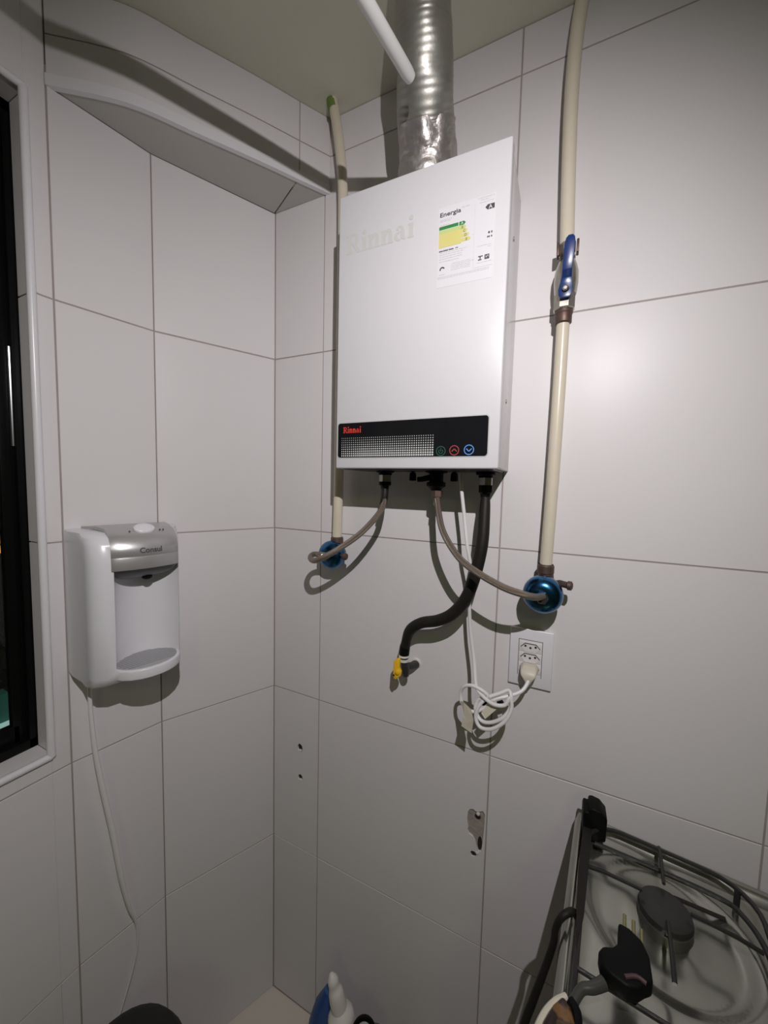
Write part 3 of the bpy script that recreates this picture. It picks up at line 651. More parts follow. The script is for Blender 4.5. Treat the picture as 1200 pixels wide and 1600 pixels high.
# blue wall valves
def wall_valve(cx, cz, cy, label, knob, zneck, px_):
    t = thing('stop_valve', label, 'valve', (cx, -0.02, cz-0.035))
    R_ = 0.0345
    m = MB(); m.lathe((cx, cy+0.040, cz), (0, -1, 0), [(0, 0.012), (0.002, 0.026), (0.006, 0.033), (0.012, R_), (0.020, R_*0.99), (0.027, 0.0318), (0.033, 0.0270), (0.0365, 0.0215), (0.0378, 0.016), (0.0382, 0.006)], 30)
    m.build('dial_cap', BLUEV, t)
    m = MB(); m.lathe((cx, cy+0.004, cz), (0, -1, 0), [(0, 0.011), (0.010, 0.011), (0.013, 0.008)], 6, smooth=False); m.build('nut', DARKM, t)
    m = MB(); m.tube([(cx, cy+0.045, cz), (cx, 0.0, cz)], 0.014, 14); m.build('wall_nipple', BRASS, t)
    m = MB(); m.tube([(cx+0.006, -0.030, cz+0.004), (px_, -0.030, zneck-0.012), (px_, -0.030, zneck)], [0.013, 0.0135, 0.0135], 16); m.lathe((px_, -0.030, zneck-0.016), (0, 0, 1), [(0, 0.0152), (0.013, 0.0152), (0.016, 0.013)], 18)
    m.build('pipe_socket', BRASS, t)
    m = MB(); m.tube([(cx+0.012, -0.035, cz+knob*0.6), (cx+0.028, -0.045, cz+knob), (cx+0.040, -0.052, cz+knob*0.98)], [0.008, 0.0065, 0.006], 12)
    m.lathe((cx+0.038, -0.052, cz+knob*0.98), (1, -0.2, 0), [(0, 0.005), (0.002, 0.0082), (0.008, 0.0082), (0.010, 0.005)], 14)
    m.build('drain_spout', BRASS, t)
    return t
wall_valve(0.216, -0.946, -0.066, 'round blue stop valve below the left beige pipe', 0.002, -0.903, 0.222)
wall_valve(0.685, -0.967, -0.086, 'round blue stop valve below the right beige pipe, above the socket', 0.020, -0.917, 0.6865)

# beige water pipes
pl_ = thing('water_pipe', 'beige plastic pipe running from ceiling behind the heater left edge', 'pipe', (0.222, -0.03, -0.905))
MB().tube([(0.195, -0.034, 0.085), (0.203, -0.032, 0.045), (0.212, -0.030, -0.01), (0.222, -0.030, -0.09), (0.225, -0.030, -0.20), (0.225, -0.030, -0.5), (0.2245, -0.030, -0.76), (0.222, -0.030, -0.905)], 0.0115, 18, res=6).build('tube', PVC, pl_)
MB().tube([(0.1925, -0.034, 0.090), (0.198, -0.034, 0.062)], 0.0122, 18).build('sealant_collar', PVCG, pl_)
pr_ = thing('water_pipe', 'long beige plastic pipe from ceiling to the blue-lever ball valve on the right', 'pipe', (0.69, -0.03, -0.35))
MB().tube([(0.703, -0.034, 0.090), (0.694, -0.032, 0.045), (0.6875, -0.030, -0.02), (0.6855, -0.030, -0.10), (0.687, -0.030, -0.20), (0.692, -0.030, -0.355)], 0.0115, 18, res=6).build('tube', PVC, pr_)
MB().tube([(0.7035, -0.034, 0.092), (0.699, -0.034, 0.066)], 0.0122, 18).build('sealant_collar', PVCG, pr_)
p2_ = thing('water_pipe', 'beige plastic pipe between the ball valve and the right blue stop valve', 'pipe', (0.688, -0.03, -0.92))
MB().tube([(0.6925, -0.030, -0.478), (0.692, -0.030, -0.60), (0.690, -0.030, -0.76), (0.6865, -0.030, -0.918)], 0.0108, 18, res=4).build('tube', PVC, p2_)
# ball valve
bv = thing('ball_valve', 'nickel ball valve with a long blue lever on the right beige pipe', 'valve', (0.694, -0.03, -0.49))
MB().lathe((0.6925, -0.030, -0.345), (0.008, 0, -1), [(0, 0.0145), (0.016, 0.0145), (0.018, 0.0125), (0.026, 0.0125)], 8, smooth=False).build('top_nut', NICKEL, bv)
MB().lathe((0.6935, -0.030, -0.372), (0, 0, -1), [(0, 0.0125), (0.010, 0.0165), (0.022, 0.0195), (0.040, 0.0200), (0.056, 0.0185), (0.060, 0.0175)], 20).build('body', NICKEL, bv)
MB().lathe((0.6925, -0.030, -0.432), (0, 0, -1), [(0, 0.0185), (0.024, 0.0185), (0.026, 0.0165)], 8, smooth=False).build('hex_end', NICKEL, bv)
MB().lathe((0.6925, -0.030, -0.457), (0, 0, -1), [(0, 0.0150), (0.006, 0.0155), (0.008, 0.0142), (0.022, 0.0142), (0.024, 0.0125)], 14).build('pipe_socket', BRASS, bv)
MB().lathe((0.6935, -0.046, -0.432), (0, -1, 0), [(0, 0.010), (0.008, 0.009), (0.010, 0.006)], 14).build('stem', DARKM, bv)
# lever: blade with a crank bend
def lever():
    m = MB(); prof = [(-0.446, 0.056, 0.007), (-0.441, 0.056, 0.0105), (-0.432, 0.056, 0.0115), (-0.423, 0.056, 0.0100), (-0.414, 0.058, 0.0080), (-0.406, 0.068, 0.0076), (-0.391, 0.072, 0.0080), (-0.375, 0.073, 0.0082), (-0.366, 0.074, 0.0082), (-0.358, 0.074, 0.0066), (-0.354, 0.074, 0.0033)]
    rows_ = []
    for i, (z, y, hw) in enumerate(prof):
        xc = 0.6935+0.004*max(0, (z+0.432))/0.078; th = 0.0028
        rows_.append([Vector((xc-hw, -y, z)), Vector((xc+hw, -y, z)), Vector((xc+hw, -y+th, z)), Vector((xc-hw, -y+th, z))])
    k = len(m.v); vs = [v for r_ in rows_ for v in r_]; n = len(rows_)
    fs = [(0, 1, 2, 3), tuple(4*(n-1)+j for j in (3, 2, 1, 0))]
    for i in range(n-1):
        for j in range(4): fs.append((4*i+j, 4*i+(j+1) % 4, 4*i+4+(j+1) % 4, 4*i+4+j))
    m.add(vs, fs); return m
lv = lever().build('lever', BLUEM, bv, bevel=0.0009)
MB().lathe((0.6935, -0.0565, -0.432), (0, -1, 0), [(0, 0.0055), (0.004, 0.005), (0.0055, 0.003)], 6, smooth=False).build('lever_nut', NICKEL, lv)
for sx_, z in ((-1, -0.352), (1, -0.352)): MB().box((0.6935+sx_*0.0155, -0.036, z-0.004), (0.004, 0.014, 0.022)).build('stop_lug', BRASS, bv, bevel=0.001)

# flue duct
du = thing('flue_duct', 'ribbed aluminium flue duct rising from the heater through the ceiling', 'duct', (0.436, -0.08, HZ))
def rfd(amp, nz, freq):
    def f(r, t, th, p):
        q = noise.noise(Vector((p.x*30+math.cos(th)*1.2, math.sin(th)*1.2, p.z*38)))
        return r + amp*math.sin(p.z*freq*2*PI) + nz*q
    return f
path = [(0.446, -0.088, HZ), (0.451, -0.100, -0.177), (0.454, -0.120, -0.139), (0.4607, -0.145, -0.111), (0.4656, -0.165, -0.082), (0.4676, -0.180, -0.049), (0.469, -0.190, -0.014), (0.465, -0.190, 0.043), (0.463, -0.190, 0.10), (0.46, -0.19, 0.25)]
MB().tube(path, [0.0505, 0.0505, 0.0500, 0.0480, 0.0465, 0.0450, 0.0440, 0.0440, 0.0440, 0.0440], 64, res=32, rf=rfd(0.00016, 0.0026, 150), cap=False).build('ribbed_tube', FOIL, du)
MB().tube([(0.446, -0.088, HZ), (0.451, -0.100, -0.177), (0.4545, -0.123, -0.136)], [0.0525, 0.0525, 0.0500], 72, res=16, rf=lambda r, t, th, p: r+0.0042*noise.noise(Vector((math.cos(th)*2.2, math.sin(th)*2.2, p.z*48)))+0.0014*noise.noise(Vector((math.cos(th)*6, math.sin(th)*6, p.z*140))), cap=False).build('foil_tape', FOIL2, du)
# white clothes rail
ro = MB().tube([(0.4685, -0.230, -0.164), (0.4665, -0.240, -0.1642), (0.450, -0.339, -0.166), (0.40, -0.64, -0.170), (0.30, -1.24, -0.178)], [0.0080, 0.0094, 0.0094, 0.0094, 0.0094], 20)
rt_ = thing('drying_rack_rod', 'thin white rod poking toward the flue duct from above', 'rod', (0.4, -0.7, -0.18))
ro.build('rod', ROD, rt_)
for q in ((0.38, -0.76, -0.1705), (0.31, -1.18, -0.177)): MB().tube([q, (q[0], q[1], CZ)], 0.0016, 8).build('hanging_cord', WHITEC, rt_)

# ------------------------------------------------------------------ socket, plug and cord
so = thing('wall_socket', 'white wall socket plate with three sockets below the right blue valve', 'socket', (0.6665, 0, -1.172))
MB().box((0.6675, -0.0035, -1.1150), (0.081, 0.007, 0.118)).build('plate', PLATE, so, bevel=0.0022, seg=3)
px0, px1, pz0, pz1 = 0.6445, 0.6885, -1.152, -1.078
m = MB(); e = 0.0011
m.box(((px0+px1)/2, -0.0066, pz1), (px1-px0+e, 0.0012, e)); m.box((px0, -0.0066, (pz0+pz1)/2), (e, 0.0012, pz1-pz0)); m.box((px1, -0.0066, (pz0+pz1)/2), (e, 0.0012, pz1-pz0))
m.build('module_gap', DARKG, so)
hexp = lambda cx, cz, s=1.0: [(cx-0.0185*s, cz), (cx-0.0105*s, cz+0.0085*s), (cx+0.0105*s, cz+0.0085*s), (cx+0.0185*s, cz), (cx+0.0105*s, cz-0.0085*s), (cx-0.0105*s, cz-0.0085*s)]
for cz in (-1.0925, -1.1135, -1.1345):
    mo = MB().box(((px0+px1)/2, -0.0068, cz), (px1-px0-0.0022, 0.0020, 0.0200)).build('socket_module', MODUL, so, bevel=0.0005)
    MB().prism(hexp(0.6665, cz), 0.0, 0.0012, frY(-0.0072)).build('recess_edge', DARKG, mo)
    MB().prism(hexp(0.6665, cz-0.0016, 0.95), 0.0, 0.0014, frY(-0.0073)).build('recess_face', MODUL, mo)
    for hx_, hz_ in ((-0.0095, 0.0025), (0, -0.0003), (0.0095, 0.0025)):
        MB().lathe((0.6665+hx_, -0.0085, cz+hz_), (0, -1, 0), [(0, 0.0022), (0.0004, 0.0022)], 12).build('pin_hole', HOLE, mo)
pc = thing('power_cord', 'white heater power cord hanging in a tangled coil and plugged in the socket', 'cord', (0.6, -0.06, -1.26))
cp_ = [(0.529, -0.075, -0.748), (0.532, -0.075, -0.781), (0.540, -0.075, -0.836), (0.548, -0.080, -0.885), (0.556, -0.075, -0.934), (0.553, -0.064, -0.989), (0.556, -0.058, -1.055), (0.567, -0.062, -1.117), (0.577, -0.080, -1.160), (0.590, -0.085, -1.173), (0.612, -0.092, -1.180), (0.632, -0.092, -1.176), (0.640, -0.088, -1.162), (0.644, -0.090, -1.180), (0.634, -0.095, -1.205), (0.612, -0.096, -1.226), (0.590, -0.092, -1.232), (0.580, -0.088, -1.218), (0.584, -0.085, -1.196), (0.598, -0.080, -1.178), (0.620, -0.074, -1.166),
       (0.636, -0.070, -1.158), (0.6415, -0.078, -1.168), (0.6405, -0.086, -1.185), (0.628, -0.090, -1.204), (0.606, -0.088, -1.220), (0.588, -0.084, -1.222), (0.577, -0.080, -1.205), (0.583, -0.078, -1.186), (0.600, -0.082, -1.174), (0.590, -0.084, -1.164), (0.570, -0.082, -1.160), (0.553, -0.078, -1.168), (0.546, -0.074, -1.186), (0.551, -0.076, -1.206), (0.572, -0.080, -1.213), (0.594, -0.078, -1.200), (0.612, -0.074, -1.180), (0.634, -0.066, -1.172), (0.656, -0.054, -1.163), (0.666, -0.042, -1.150), (0.668, -0.030, -1.138)]
MB().tube(cp_, 0.0035, 10, res=6).build('cable', WHITEC, pc)
mb = MB()
def plugf(y0):
    return lambda u, v, w_: Vector((u, y0-w_, v))
rows_ = [(-1.123, 0.0135, -0.0078, -0.024), (-1.130, 0.0180, -0.0080, -0.036), (-1.137, 0.0175, -0.0085, -0.040), (-1.143, 0.0120, -0.014, -0.041), (-1.150, 0.0070, -0.022, -0.040), (-1.156, 0.0055, -0.026, -0.038)]
vs = []; fs = []
for z, hw, ya, yb in rows_:
    vs += [Vector((0.6665-hw, ya, z)), Vector((0.6665+hw, ya, z)), Vector((0.6665+hw*0.8, yb, z)), Vector((0.6665-hw*0.8, yb, z))]
n = len(rows_); fs = [(0, 1, 2, 3), tuple(4*(n-1)+j for j in (3, 2, 1, 0))]
for i in range(n-1):
    for j in range(4): fs.append((4*i+j, 4*i+(j+1) % 4, 4*i+4+(j+1) % 4, 4*i+4+j))
mb.add(vs, fs); mb.build('plug', CREAM, pc, bevel=0.003, seg=3)
# cream tags on the cord
def tagsheet(name, pts, m_, th=0.0006):
    mb = MB(); n = len(pts); A = [Vector(p) for p in pts]; nrm = Vector((0, -th, 0))
    mb.add(A+[a+nrm for a in A], [tuple(range(n)), tuple(range(n, 2*n))[::-1]]+[(i, (i+1) % n, n+(i+1) % n, n+i) for i in range(n)]); return mb.build(name, m_, pc)
part(tagsheet('tag', [(0.549, -0.082, -1.196), (0.556, -0.088, -1.194), (0.571, -0.090, -1.203), (0.577, -0.092, -1.222), (0.574, -0.090, -1.250), (0.553, -0.088, -1.243), (0.557, -0.088, -1.222)], CREAM), 'cream paper tag')
part(tagsheet('tag', [(0.602, -0.076, -1.184), (0.616, -0.082, -1.178), (0.620, -0.086, -1.188), (0.598, -0.090, -1.214), (0.590, -0.088, -1.206)], CREAM), 'cream paper tag')
for p_ in ([(0.612, -0.080, -1.190), (0.600, -0.078, -1.203), (0.596, -0.08, -1.216)], [(0.626, -0.070, -1.184), (0.606, -0.068, -1.196), (0.588, -0.07, -1.196)]):
    MB().tube(p_, 0.0045, 10, res=3).build('cable_tie', BLKP, pc)

# ------------------------------------------------------------------ water dispenser
dp_t = Vector((0.255, 0.967, 0)).normalized(); dp_n = Vector((0.967, -0.255, 0)).normalized(); DO = Vector((-0.154, -0.412, 0))
def DP(a, b, z): return DO+dp_t*a+dp_n*b+Vector((0, 0, z))
di = thing('water_dispenser', 'white wall-hung water purifier with silver top and drip tray', 'water dispenser', (-0.10, -0.32, -1.165))
ZT, ZBt = -0.874, -1.158
def outline(shr=0.0, depth=0.118):
    # plan outline: wide back, rounded tapering sides
    return [(0.0+shr, 0.0), (0.002+shr, 0.030), (0.010+shr, 0.066), (0.012+shr, 0.092), (0.020+shr, 0.110), (0.036+shr*.5, depth), (0.140-shr*.5, depth), (0.158-shr, 0.113), (0.168-shr, 0.098), (0.182-shr, 0.062), (0.192-shr, 0.030), (0.194-shr, 0.0)]
# body in horizontal slices; the front between the two cheeks is recessed and hollow
def dispenser_body():
    m = MB(); zs = [(ZT-0.002, 0.045, 0.0), (ZT-0.004, 0.085, 0), (ZT-0.012, 0.108, 0), (ZT-0.024, 0.118, 0), (ZT-0.06, 0.121, 0), (-1.05, 0.122, 0), (-1.135, 0.120, 0), (-1.150, 0.112, 0), (ZBt, 0.098, 0)]
    rings = []
    for z, dep, q in zs:
        k = dep/0.122; rings.append([DP(a, min(b*1.04, 0.122)*(k if b > 0 else 1), z + (-0.010*(b/0.118) if z < -1.1 else 0)) for a, b in outline(0.0)])
    n = len(rings[0]); vs = [v for r in rings for v in r]; fs = [tuple(range(n))[::-1], tuple(range(n*(len(rings)-1), n*len(rings)))]
    for i in range(len(rings)-1):
        for j in range(n): fs.append((i*n+j, i*n+(j+1) % n, (i+1)*n+(j+1) % n, (i+1)*n+j))
    m.add(vs, fs, True); return m
body = dispenser_body().build('body', DISPW, di, angle=60)
def boolean(o, cutter_mb, op='DIFFERENCE'):
    c = cutter_mb.build('cutter', DISPW, di)
    md = o.modifiers.new('b', 'BOOLEAN'); md.operation = op; md.object = c; md.solver = 'EXACT'
    dg = bpy.context.evaluated_depsgraph_get(); dg.update()
    me = bpy.data.meshes.new_from_object(o.evaluated_get(dg)); o.modifiers.clear(); o.data = me
    bpy.data.objects.remove(c)
    for p in me.polygons: p.use_smooth = True
    me.set_sharp_from_angle(angle=math.radians(42))
# alcove: concave front between the cheeks
cut = MB(); prof = []
A0, A1 = 0.050, 0.166; NA = 14
poly = [(A0, 0.16)]+[(A0+(A1-A0)*i/NA, 0.108-0.050*math.sin(PI*i/NA)**0.55) for i in range(NA+1)]+[(A1, 0.16)]
cut.prism(poly, -1.137, -0.905, lambda a, b, w_: DP(a, b, w_))
boolean(body, cut)
MB().lathe(DP(0.003, 0.022, -1.128), tuple(-dp_t), [(-0.004, 0.003), (0.0012, 0.003)], 12).build('side_screw', DGREY, di)
# silver top cover wrapping over the head
def top_cover():
    m = MB(); a0, a1 = 0.046, 0.160
    prof = [(0.004, ZT+0.0025), (0.050, ZT+0.0050), (0.082, ZT+0.0035), (0.102, ZT-0.002), (0.117, ZT-0.014), (0.1240, ZT-0.030), (0.1260, ZT-0.0445)]
    na = 16; rings = []
    for b, z in prof:
        row = []
        for i in range(na+1):
            s_ = i/na; a_ = a0+(a1-a0)*s_; bow = 0.010*math.sin(PI*s_)**0.7*(b/0.12)
            wid = 1.0 if b > 0.07 else 1+0.35*(1-b/0.07)
            ac = (a0+a1)/2; a2 = ac+(a_-ac)*wid
            a2 = max(0.006, min(0.186, a2))
            row.append(DP(a2, b+bow-0.003, z))
        rings.append(row)
    vs = [v for r in rings for v in r]; off = len(vs); vs += [v+Vector((0, 0, -0.006))-dp_n*0.004 for v in vs]
    n = na+1; fs = []
    for i in range(len(rings)-1):
        for j in range(na):
            q = (i*n+j, i*n+j+1, (i+1)*n+j+1, (i+1)*n+j); fs += [q, tuple(x+off for x in q[::-1])]
    for i in range(len(rings)-1):
        for j in (0, na): q = (i*n+j, (i+1)*n+j, (i+1)*n+j+off, i*n+j+off); fs.append(q)
    for j in range(na):
        for i in (0, len(rings)-1): fs.append((i*n+j, i*n+j+1, i*n+j+1+off, i*n+j+off))
    m.add(vs, fs, True); return m
top_cover().build('top_cover', SILV, di, angle=60)
def front_b(a): s_ = (a-0.046)/(0.160-0.046); return 0.1240+0.010*max(0, math.sin(PI*min(max(s_, 0), 1)))**0.7-0.003
def band(z0, z1, add, m_, name, a0=0.046, a1=0.160, back=0.03):
    m = MB(); na = 16; pts = [(a0+(a1-a0)*i/na, front_b(a0+(a1-a0)*i/na)+add) for i in range(na+1)]
    poly = pts+[(a1, 0.1-back), (a0, 0.1-back)]
    m.prism(poly, z0, z1, lambda a, b, w_: DP(a, b, w_)); return m.build(name, m_, di, bevel=0.0008)
band(-0.9455, -0.9218, 0.0020, SILV, 'front_band')
band(-0.9225, -0.9180, -0.0005, DARKG, 'band_seam')
# spout housing under the band: a dark scoop
m = MB(); na = 14; rings = []
for k_, (z, sc) in enumerate(((-0.9455, 1.0), (-0.956, 0.86), (-0.964, 0.66), (-0.970, 0.40), (-0.972, 0.16))):
    row = []
    for i in range(na+1):
        a_ = 0.046+(0.160-0.046)*i/na; row.append(DP(0.108+(a_-0.108)*(0.35+0.65*sc), 0.066+(front_b(a_)-0.070)*sc, z))
    row += [DP(0.108+(0.062)*(0.35+.65*sc), 0.055, z), DP(0.108-(0.062)*(0.35+.65*sc), 0.055, z)]
    rings.append(row)
n = len(rings[0]); fs = [tuple(range(n)), tuple(range(n*4, n*5))[::-1]]
for i in range(4):
    for j in range(n): fs.append((i*n+j, i*n+(j+1) % n, (i+1)*n+(j+1) % n, (i+1)*n+j))
m.add([v for r in rings for v in r], fs, True); m.build('spout_housing', DGREY, di, angle=50)
MB().lathe(DP(0.112, 0.092, -0.960), (0, 0, -1), [(0, 0.010), (0.012, 0.009), (0.015, 0.006)], 14).build('spout', BLKP, di)
# button, indicator dots, brand
A_ = (dp_n*0.75+Vector((0, 0, 1))).normalized()
btn = MB(); c = DP(0.106, 0.101, ZT+0.0015)
for i in range(1): btn.lathe(c, tuple(A_), [(-0.004, 0.0135), (0.0025, 0.0135), (0.0045, 0.0115), (0.005, 0.005)], 24)
for i, v in enumerate(btn.v):
    d_ = v-c; btn.v[i] = v+dp_t*(d_.dot(dp_t))*0.35
btn.build('dispense_button', DISPW, di, angle=50)
for a_ in (0.080, 0.132, 0.138): MB().lathe(DP(a_, 0.106, ZT-0.0025), tuple(A_), [(0, 0.0017), (0.0022, 0.0015)], 10).build('indicator', DGREY, di)
def tcurve(x, y):
    a_ = 0.089+x; 
    # up the curved face of the cover
    h = y; zz = ZT-0.0405+h*0.92; t_ = 0
    zr = zz-ZT
    if zr > -0.030: b = 0.1240+(0.117-0.1240)*(zr+0.030)/0.016
    else: b = 0.1260+(0.1240-0.1260)*(zr+0.0445)/0.0145
    s_ = (a_-0.046)/0.114; return DP(a_, b+0.010*math.sin(PI*s_)**0.7*(b/0.12)-0.003+0.0008, zz)
text_mesh('Consul', 'brand_lettering', INK, di, None, None, None, 0.0105, 0.038, bold=0.022, curve=tcurve)
# drip tray
tray = MB(); NT = 22
po = [(0.107+0.060*math.cos(2*PI*i/NT), 0.097+0.050*math.sin(2*PI*i/NT)) for i in range(NT)]
po = [(a_, max(b_, 0.050)) for a_, b_ in po]
tray.prism(po, -1.156, -1.1365, lambda a, b, w_: DP(a, b, w_)); tray.build('drip_tray', DISPW, di, bevel=0.0025, seg=3)
pi_ = [(0.107+0.054*math.cos(2*PI*i/NT), 0.097+0.044*math.sin(2*PI*i/NT)) for i in range(NT)]
gr = MB().prism(pi_, -1.1368, -1.1352, lambda a, b, w_: DP(a, b, w_)).build('drip_grate', GRATE, di)
for i in range(9):
    b = 0.060+0.008*i; hw = 0.056*math.sqrt(max(0.02, 1-((b-0.097)/0.044)**2))*0.92
    m = MB(); m.add([DP(0.108-hw, b, -1.1350), DP(0.108+hw, b, -1.1350), DP(0.108+hw, b+0.0016, -1.1350), DP(0.108-hw, b+0.0016, -1.1350)], [(0, 1, 2, 3)]); m.build('slot', DGREY, gr)
# supply tube hanging below
tb = thing('supply_tube', 'thin white tube hanging from the water purifier down the window wall', 'tube', (-0.12, -0.37, -2.0))
MB().tube([(-0.120, -0.392, -1.150), (-0.121, -0.393, -1.226), (-0.120, -0.388, -1.323), (-0.118, -0.378, -1.413), (-0.115, -0.363, -1.524), (-0.113, -0.350, -1.639), (-0.114, -0.335, -1.728), (-0.120, -0.318, -1.790), (-0.124, -0.315, -1.850), (-0.126, -0.325, -1.900), (-0.129, -0.345, -1.960), (-0.133, -0.365, -2.02), (-0.135, -0.38, -2.10)], [0.0034, 0.0038, 0.0046, 0.0052, 0.0056, 0.0052, 0.0036, 0.0026, 0.0025, 0.0025, 0.0025, 0.0025, 0.0025], 12, res=6).build('tube', WHITEC, tb)

# ------------------------------------------------------------------ stove
an = math.radians(-6.5); Sx = Vector((math.cos(an), math.sin(an), 0)); Sy = Vector((-math.sin(an), math.cos(an), 0)); SO = Vector((0.762, -0.028, 0)); HZs = -1.385
def SP(a, b, z): return SO+Sx*a-Sy*b+Vector((0, 0, z))
sv = thing('gas_stove', 'stainless steel gas stove with black wire grate in the lower right corner', 'stove', SP(0.25, 0.28, FZ))
SW, SDp = 0.50, 0.56
def sprism(poly, z0, z1): return MB().prism(poly, z0, z1, lambda a, b, w_: SP(a, b, w_))
sprism([(0.008, 0.012), (SW-0.008, 0.012), (SW-0.008, SDp-0.01), (0.008, SDp-0.01)], FZ+0.10, HZs-0.028).build('body', STEELD, sv, bevel=0.004)
for a_, b_ in ((0.03, 0.04), (SW-0.03, 0.04), (0.03, SDp-0.04), (SW-0.03, SDp-0.04)):
    MB().lathe(SP(a_, b_, FZ), (0, 0, 1), [(0, 0.018), (0.01, 0.016), (0.105, 0.014)], 14).build('leg', BLKP, sv)
# hob with pressed wells (height field)
BC = [(0.1235, 0.130), (0.365, 0.130), (0.1235, 0.395), (0.365, 0.395)]
def hob():
    m = MB(); nx, ny = 90, 96; vs = []
    def hgt(a, b):
        e = min(a, b, SW-a, SDp-b); z = HZs
        rim = 0.010*max(0, 1-(abs(e-0.010)/0.010)**2) if e < 0.020 else 0
        z += rim if e < 0.02 else -0.004*min(1, (e-0.02)/0.01)
        if e < 0.004: z -= 0.014*(1-e/0.004)
        for ca, cb in BC:
            d_ = math.hypot(a-ca, b-cb)
            if d_ < 0.104:
                t = d_/0.104
                z -= 0.009*(0.5+0.5*math.cos(PI*min(1, max(0, (t-0.78)/0.22))))
                if t < 0.50: z += 0.008*(0.5+0.5*math.cos(PI*t/0.50))
        return z
    for i in range(nx+1):
        for j in range(ny+1):
            a_, b_ = SW*i/nx, SDp*j/ny; vs.append(SP(a_, b_, hgt(a_, b_)))
    fs = [(i*(ny+1)+j, (i+1)*(ny+1)+j, (i+1)*(ny+1)+j+1, i*(ny+1)+j+1) for i in range(nx) for j in range(ny)]
    # skirt
    k = len(vs); edge = [(i, 0) for i in range(nx+1)]+[(nx, j) for j in range(1, ny+1)]+[(i, ny) for i in range(nx-1, -1, -1)]+[(0, j) for j in range(ny-1, 0, -1)]
    for i, j in edge: v = vs[i*(ny+1)+j].copy(); v.z = HZs-0.034; vs.append(v)
    ne = len(edge)
    for q in range(ne): i, j = edge[q]; i2, j2 = edge[(q+1) % ne]; fs.append((i*(ny+1)+j, i2*(ny+1)+j2, k+(q+1) % ne, k+q))
    m.add(vs, fs, True); return m
hb = hob().build('hob', STEEL, sv, angle=60)
for ca, cb in BC:
    bu = MB().lathe(SP(ca, cb, HZs-0.010), (0, 0, 1), [(0, 0.030), (0.010, 0.033), (0.020, 0.032), (0.022, 0.026)], 28).build('burner', BURN, sv)
    MB().lathe(SP(ca, cb, HZs+0.011), (0, 0, 1), [(0, 0.031), (0.003, 0.0325), (0.009, 0.031), (0.012, 0.022), (0.0125, 0.008)], 28).build('burner_cap', IRON, bu)
# wire grates
def grate(a0, a1, b0, b1, cs, name='wire_grate'):
    z = HZs+0.030; m = MB(); r = 0.0028; R_ = 0.05
    def loop(a0, a1, b0, b1, z, rr_, r):
        pts = []
        for cx, cy, s0 in ((a1-rr_, b0+rr_, -90), (a1-rr_, b1-rr_, 0), (a0+rr_, b1-rr_, 90), (a0+rr_, b0+rr_, 180)):
            for i in range(7): t = math.radians(s0+15*i); pts.append(SP(cx+rr_*math.cos(t), cy+rr_*math.sin(t), z))
        pts.append(pts[0]); m.tube(pts, r, 8)
    loop(a0, a1, b0, b1, z-0.004, R_, 0.0034)
    aw = a1-a0
    m.tube([SP(a0+0.012, b0+0.034, z-0.014), SP(a0+aw*0.45, b0+0.032, z-0.012), SP(a0+aw*0.80, b0+0.034, z-0.010), SP(a1-0.022, b0+0.048, z-0.008), SP(a1-0.008, b0+0.085, z-0.006), SP(a1-0.004, b0+0.16, z-0.004)], 0.0036, 10, res=6)
    for ca, cb in cs:
        for da, db in ((1, 0), (-1, 0), (0, 1), (0, -1)):
            ea = ca+da*0.10; eb = cb+db*0.10
            ea = min(max(ea, a0+0.003), a1-0.003)
            m.tube([SP(ea, eb, z-0.004), SP(ca+(ea-ca)*0.75, cb+(eb-cb)*0.75, z), SP(ca+(ea-ca)*0.28, cb+(eb-cb)*0.28, z+0.001)], [r, r, r*0.8], 8)
    m.tube([SP(a0+0.002, (b0+b1)/2, z-0.004), SP(a1-0.002, (b0+b1)/2, z-0.004)], r, 8)
    for a_, b_ in ((a0+0.02, b0+0.012), (a1-0.02, b0+0.012), (a0+0.02, b1-0.012), (a1-0.02, b1-0.012)): m.tube([SP(a_, b_, z-0.003), SP(a_, b_, HZs)], 0.004, 8)
    m.build(name, IRON, sv)
grate(0.022, 0.236, 0.035, 0.520, [BC[0], BC[2]]); grate(0.250, 0.478, 0.035, 0.520, [BC[1], BC[3]])
# slots pressed in the hob
for a_ in (0.140,): sprism([(a_, 0.075), (a_+0.060, 0.070), (a_+0.060, 0.075), (a_, 0.080)], HZs-0.006, HZs-0.0030).build('vent_slot', HOLE, hb)
# hinge cap of the glass lid and black side arm
m = MB(); hc = [(0.770, -1.386), (0.7695, -1.338), (0.771, -1.332), (0.778, -1.333), (0.7785, -1.325), (0.784, -1.323), (0.796, -1.325), (0.806, -1.335), (0.8055, -1.376)]
m.prism(hc, 0.050, 0.084, lambda u, v, w_: Vector((u, -w_, v)))
m.build('hinge_cap', BLKP, sv, bevel=0.0025)
part(MB().prism([(0.015, 0.062), (0.0285, 0.062), (0.0275, 0.150), (0.0265, 0.205), (0.0215, 0.258), (0.0165, 0.205), (0.0145, 0.150)], HZs+0.022, HZs+0.032, lambda a, b, w_: SP(a, b, w_)).build('side_gasket', BLKR, sv))
# black cable hooked on the stove side
ch = thing('stove_cable', 'black cable hooked over the left edge of the stove', 'cable', (0.72, -0.26, -1.9))
MB().tube([(0.757, -0.232, -1.372), (0.750, -0.240, -1.360), (0.738, -0.250, -1.363), (0.731, -0.250, -1.384), (0.729, -0.250, -1.410), (0.718, -0.250, -1.465), (0.707, -0.250, -1.515), (0.696, -0.25, -1.57), (0.68, -0.25, -1.70), (0.665, -0.24, -1.95), (0.67, -0.2, FZ+0.006)], [0.005, 0.005, 0.0045, 0.0045, 0.0045, 0.005, 0.0055, 0.0055, 0.005, 0.005, 0.005], 12, res=5).build('cable', BLKR, ch)
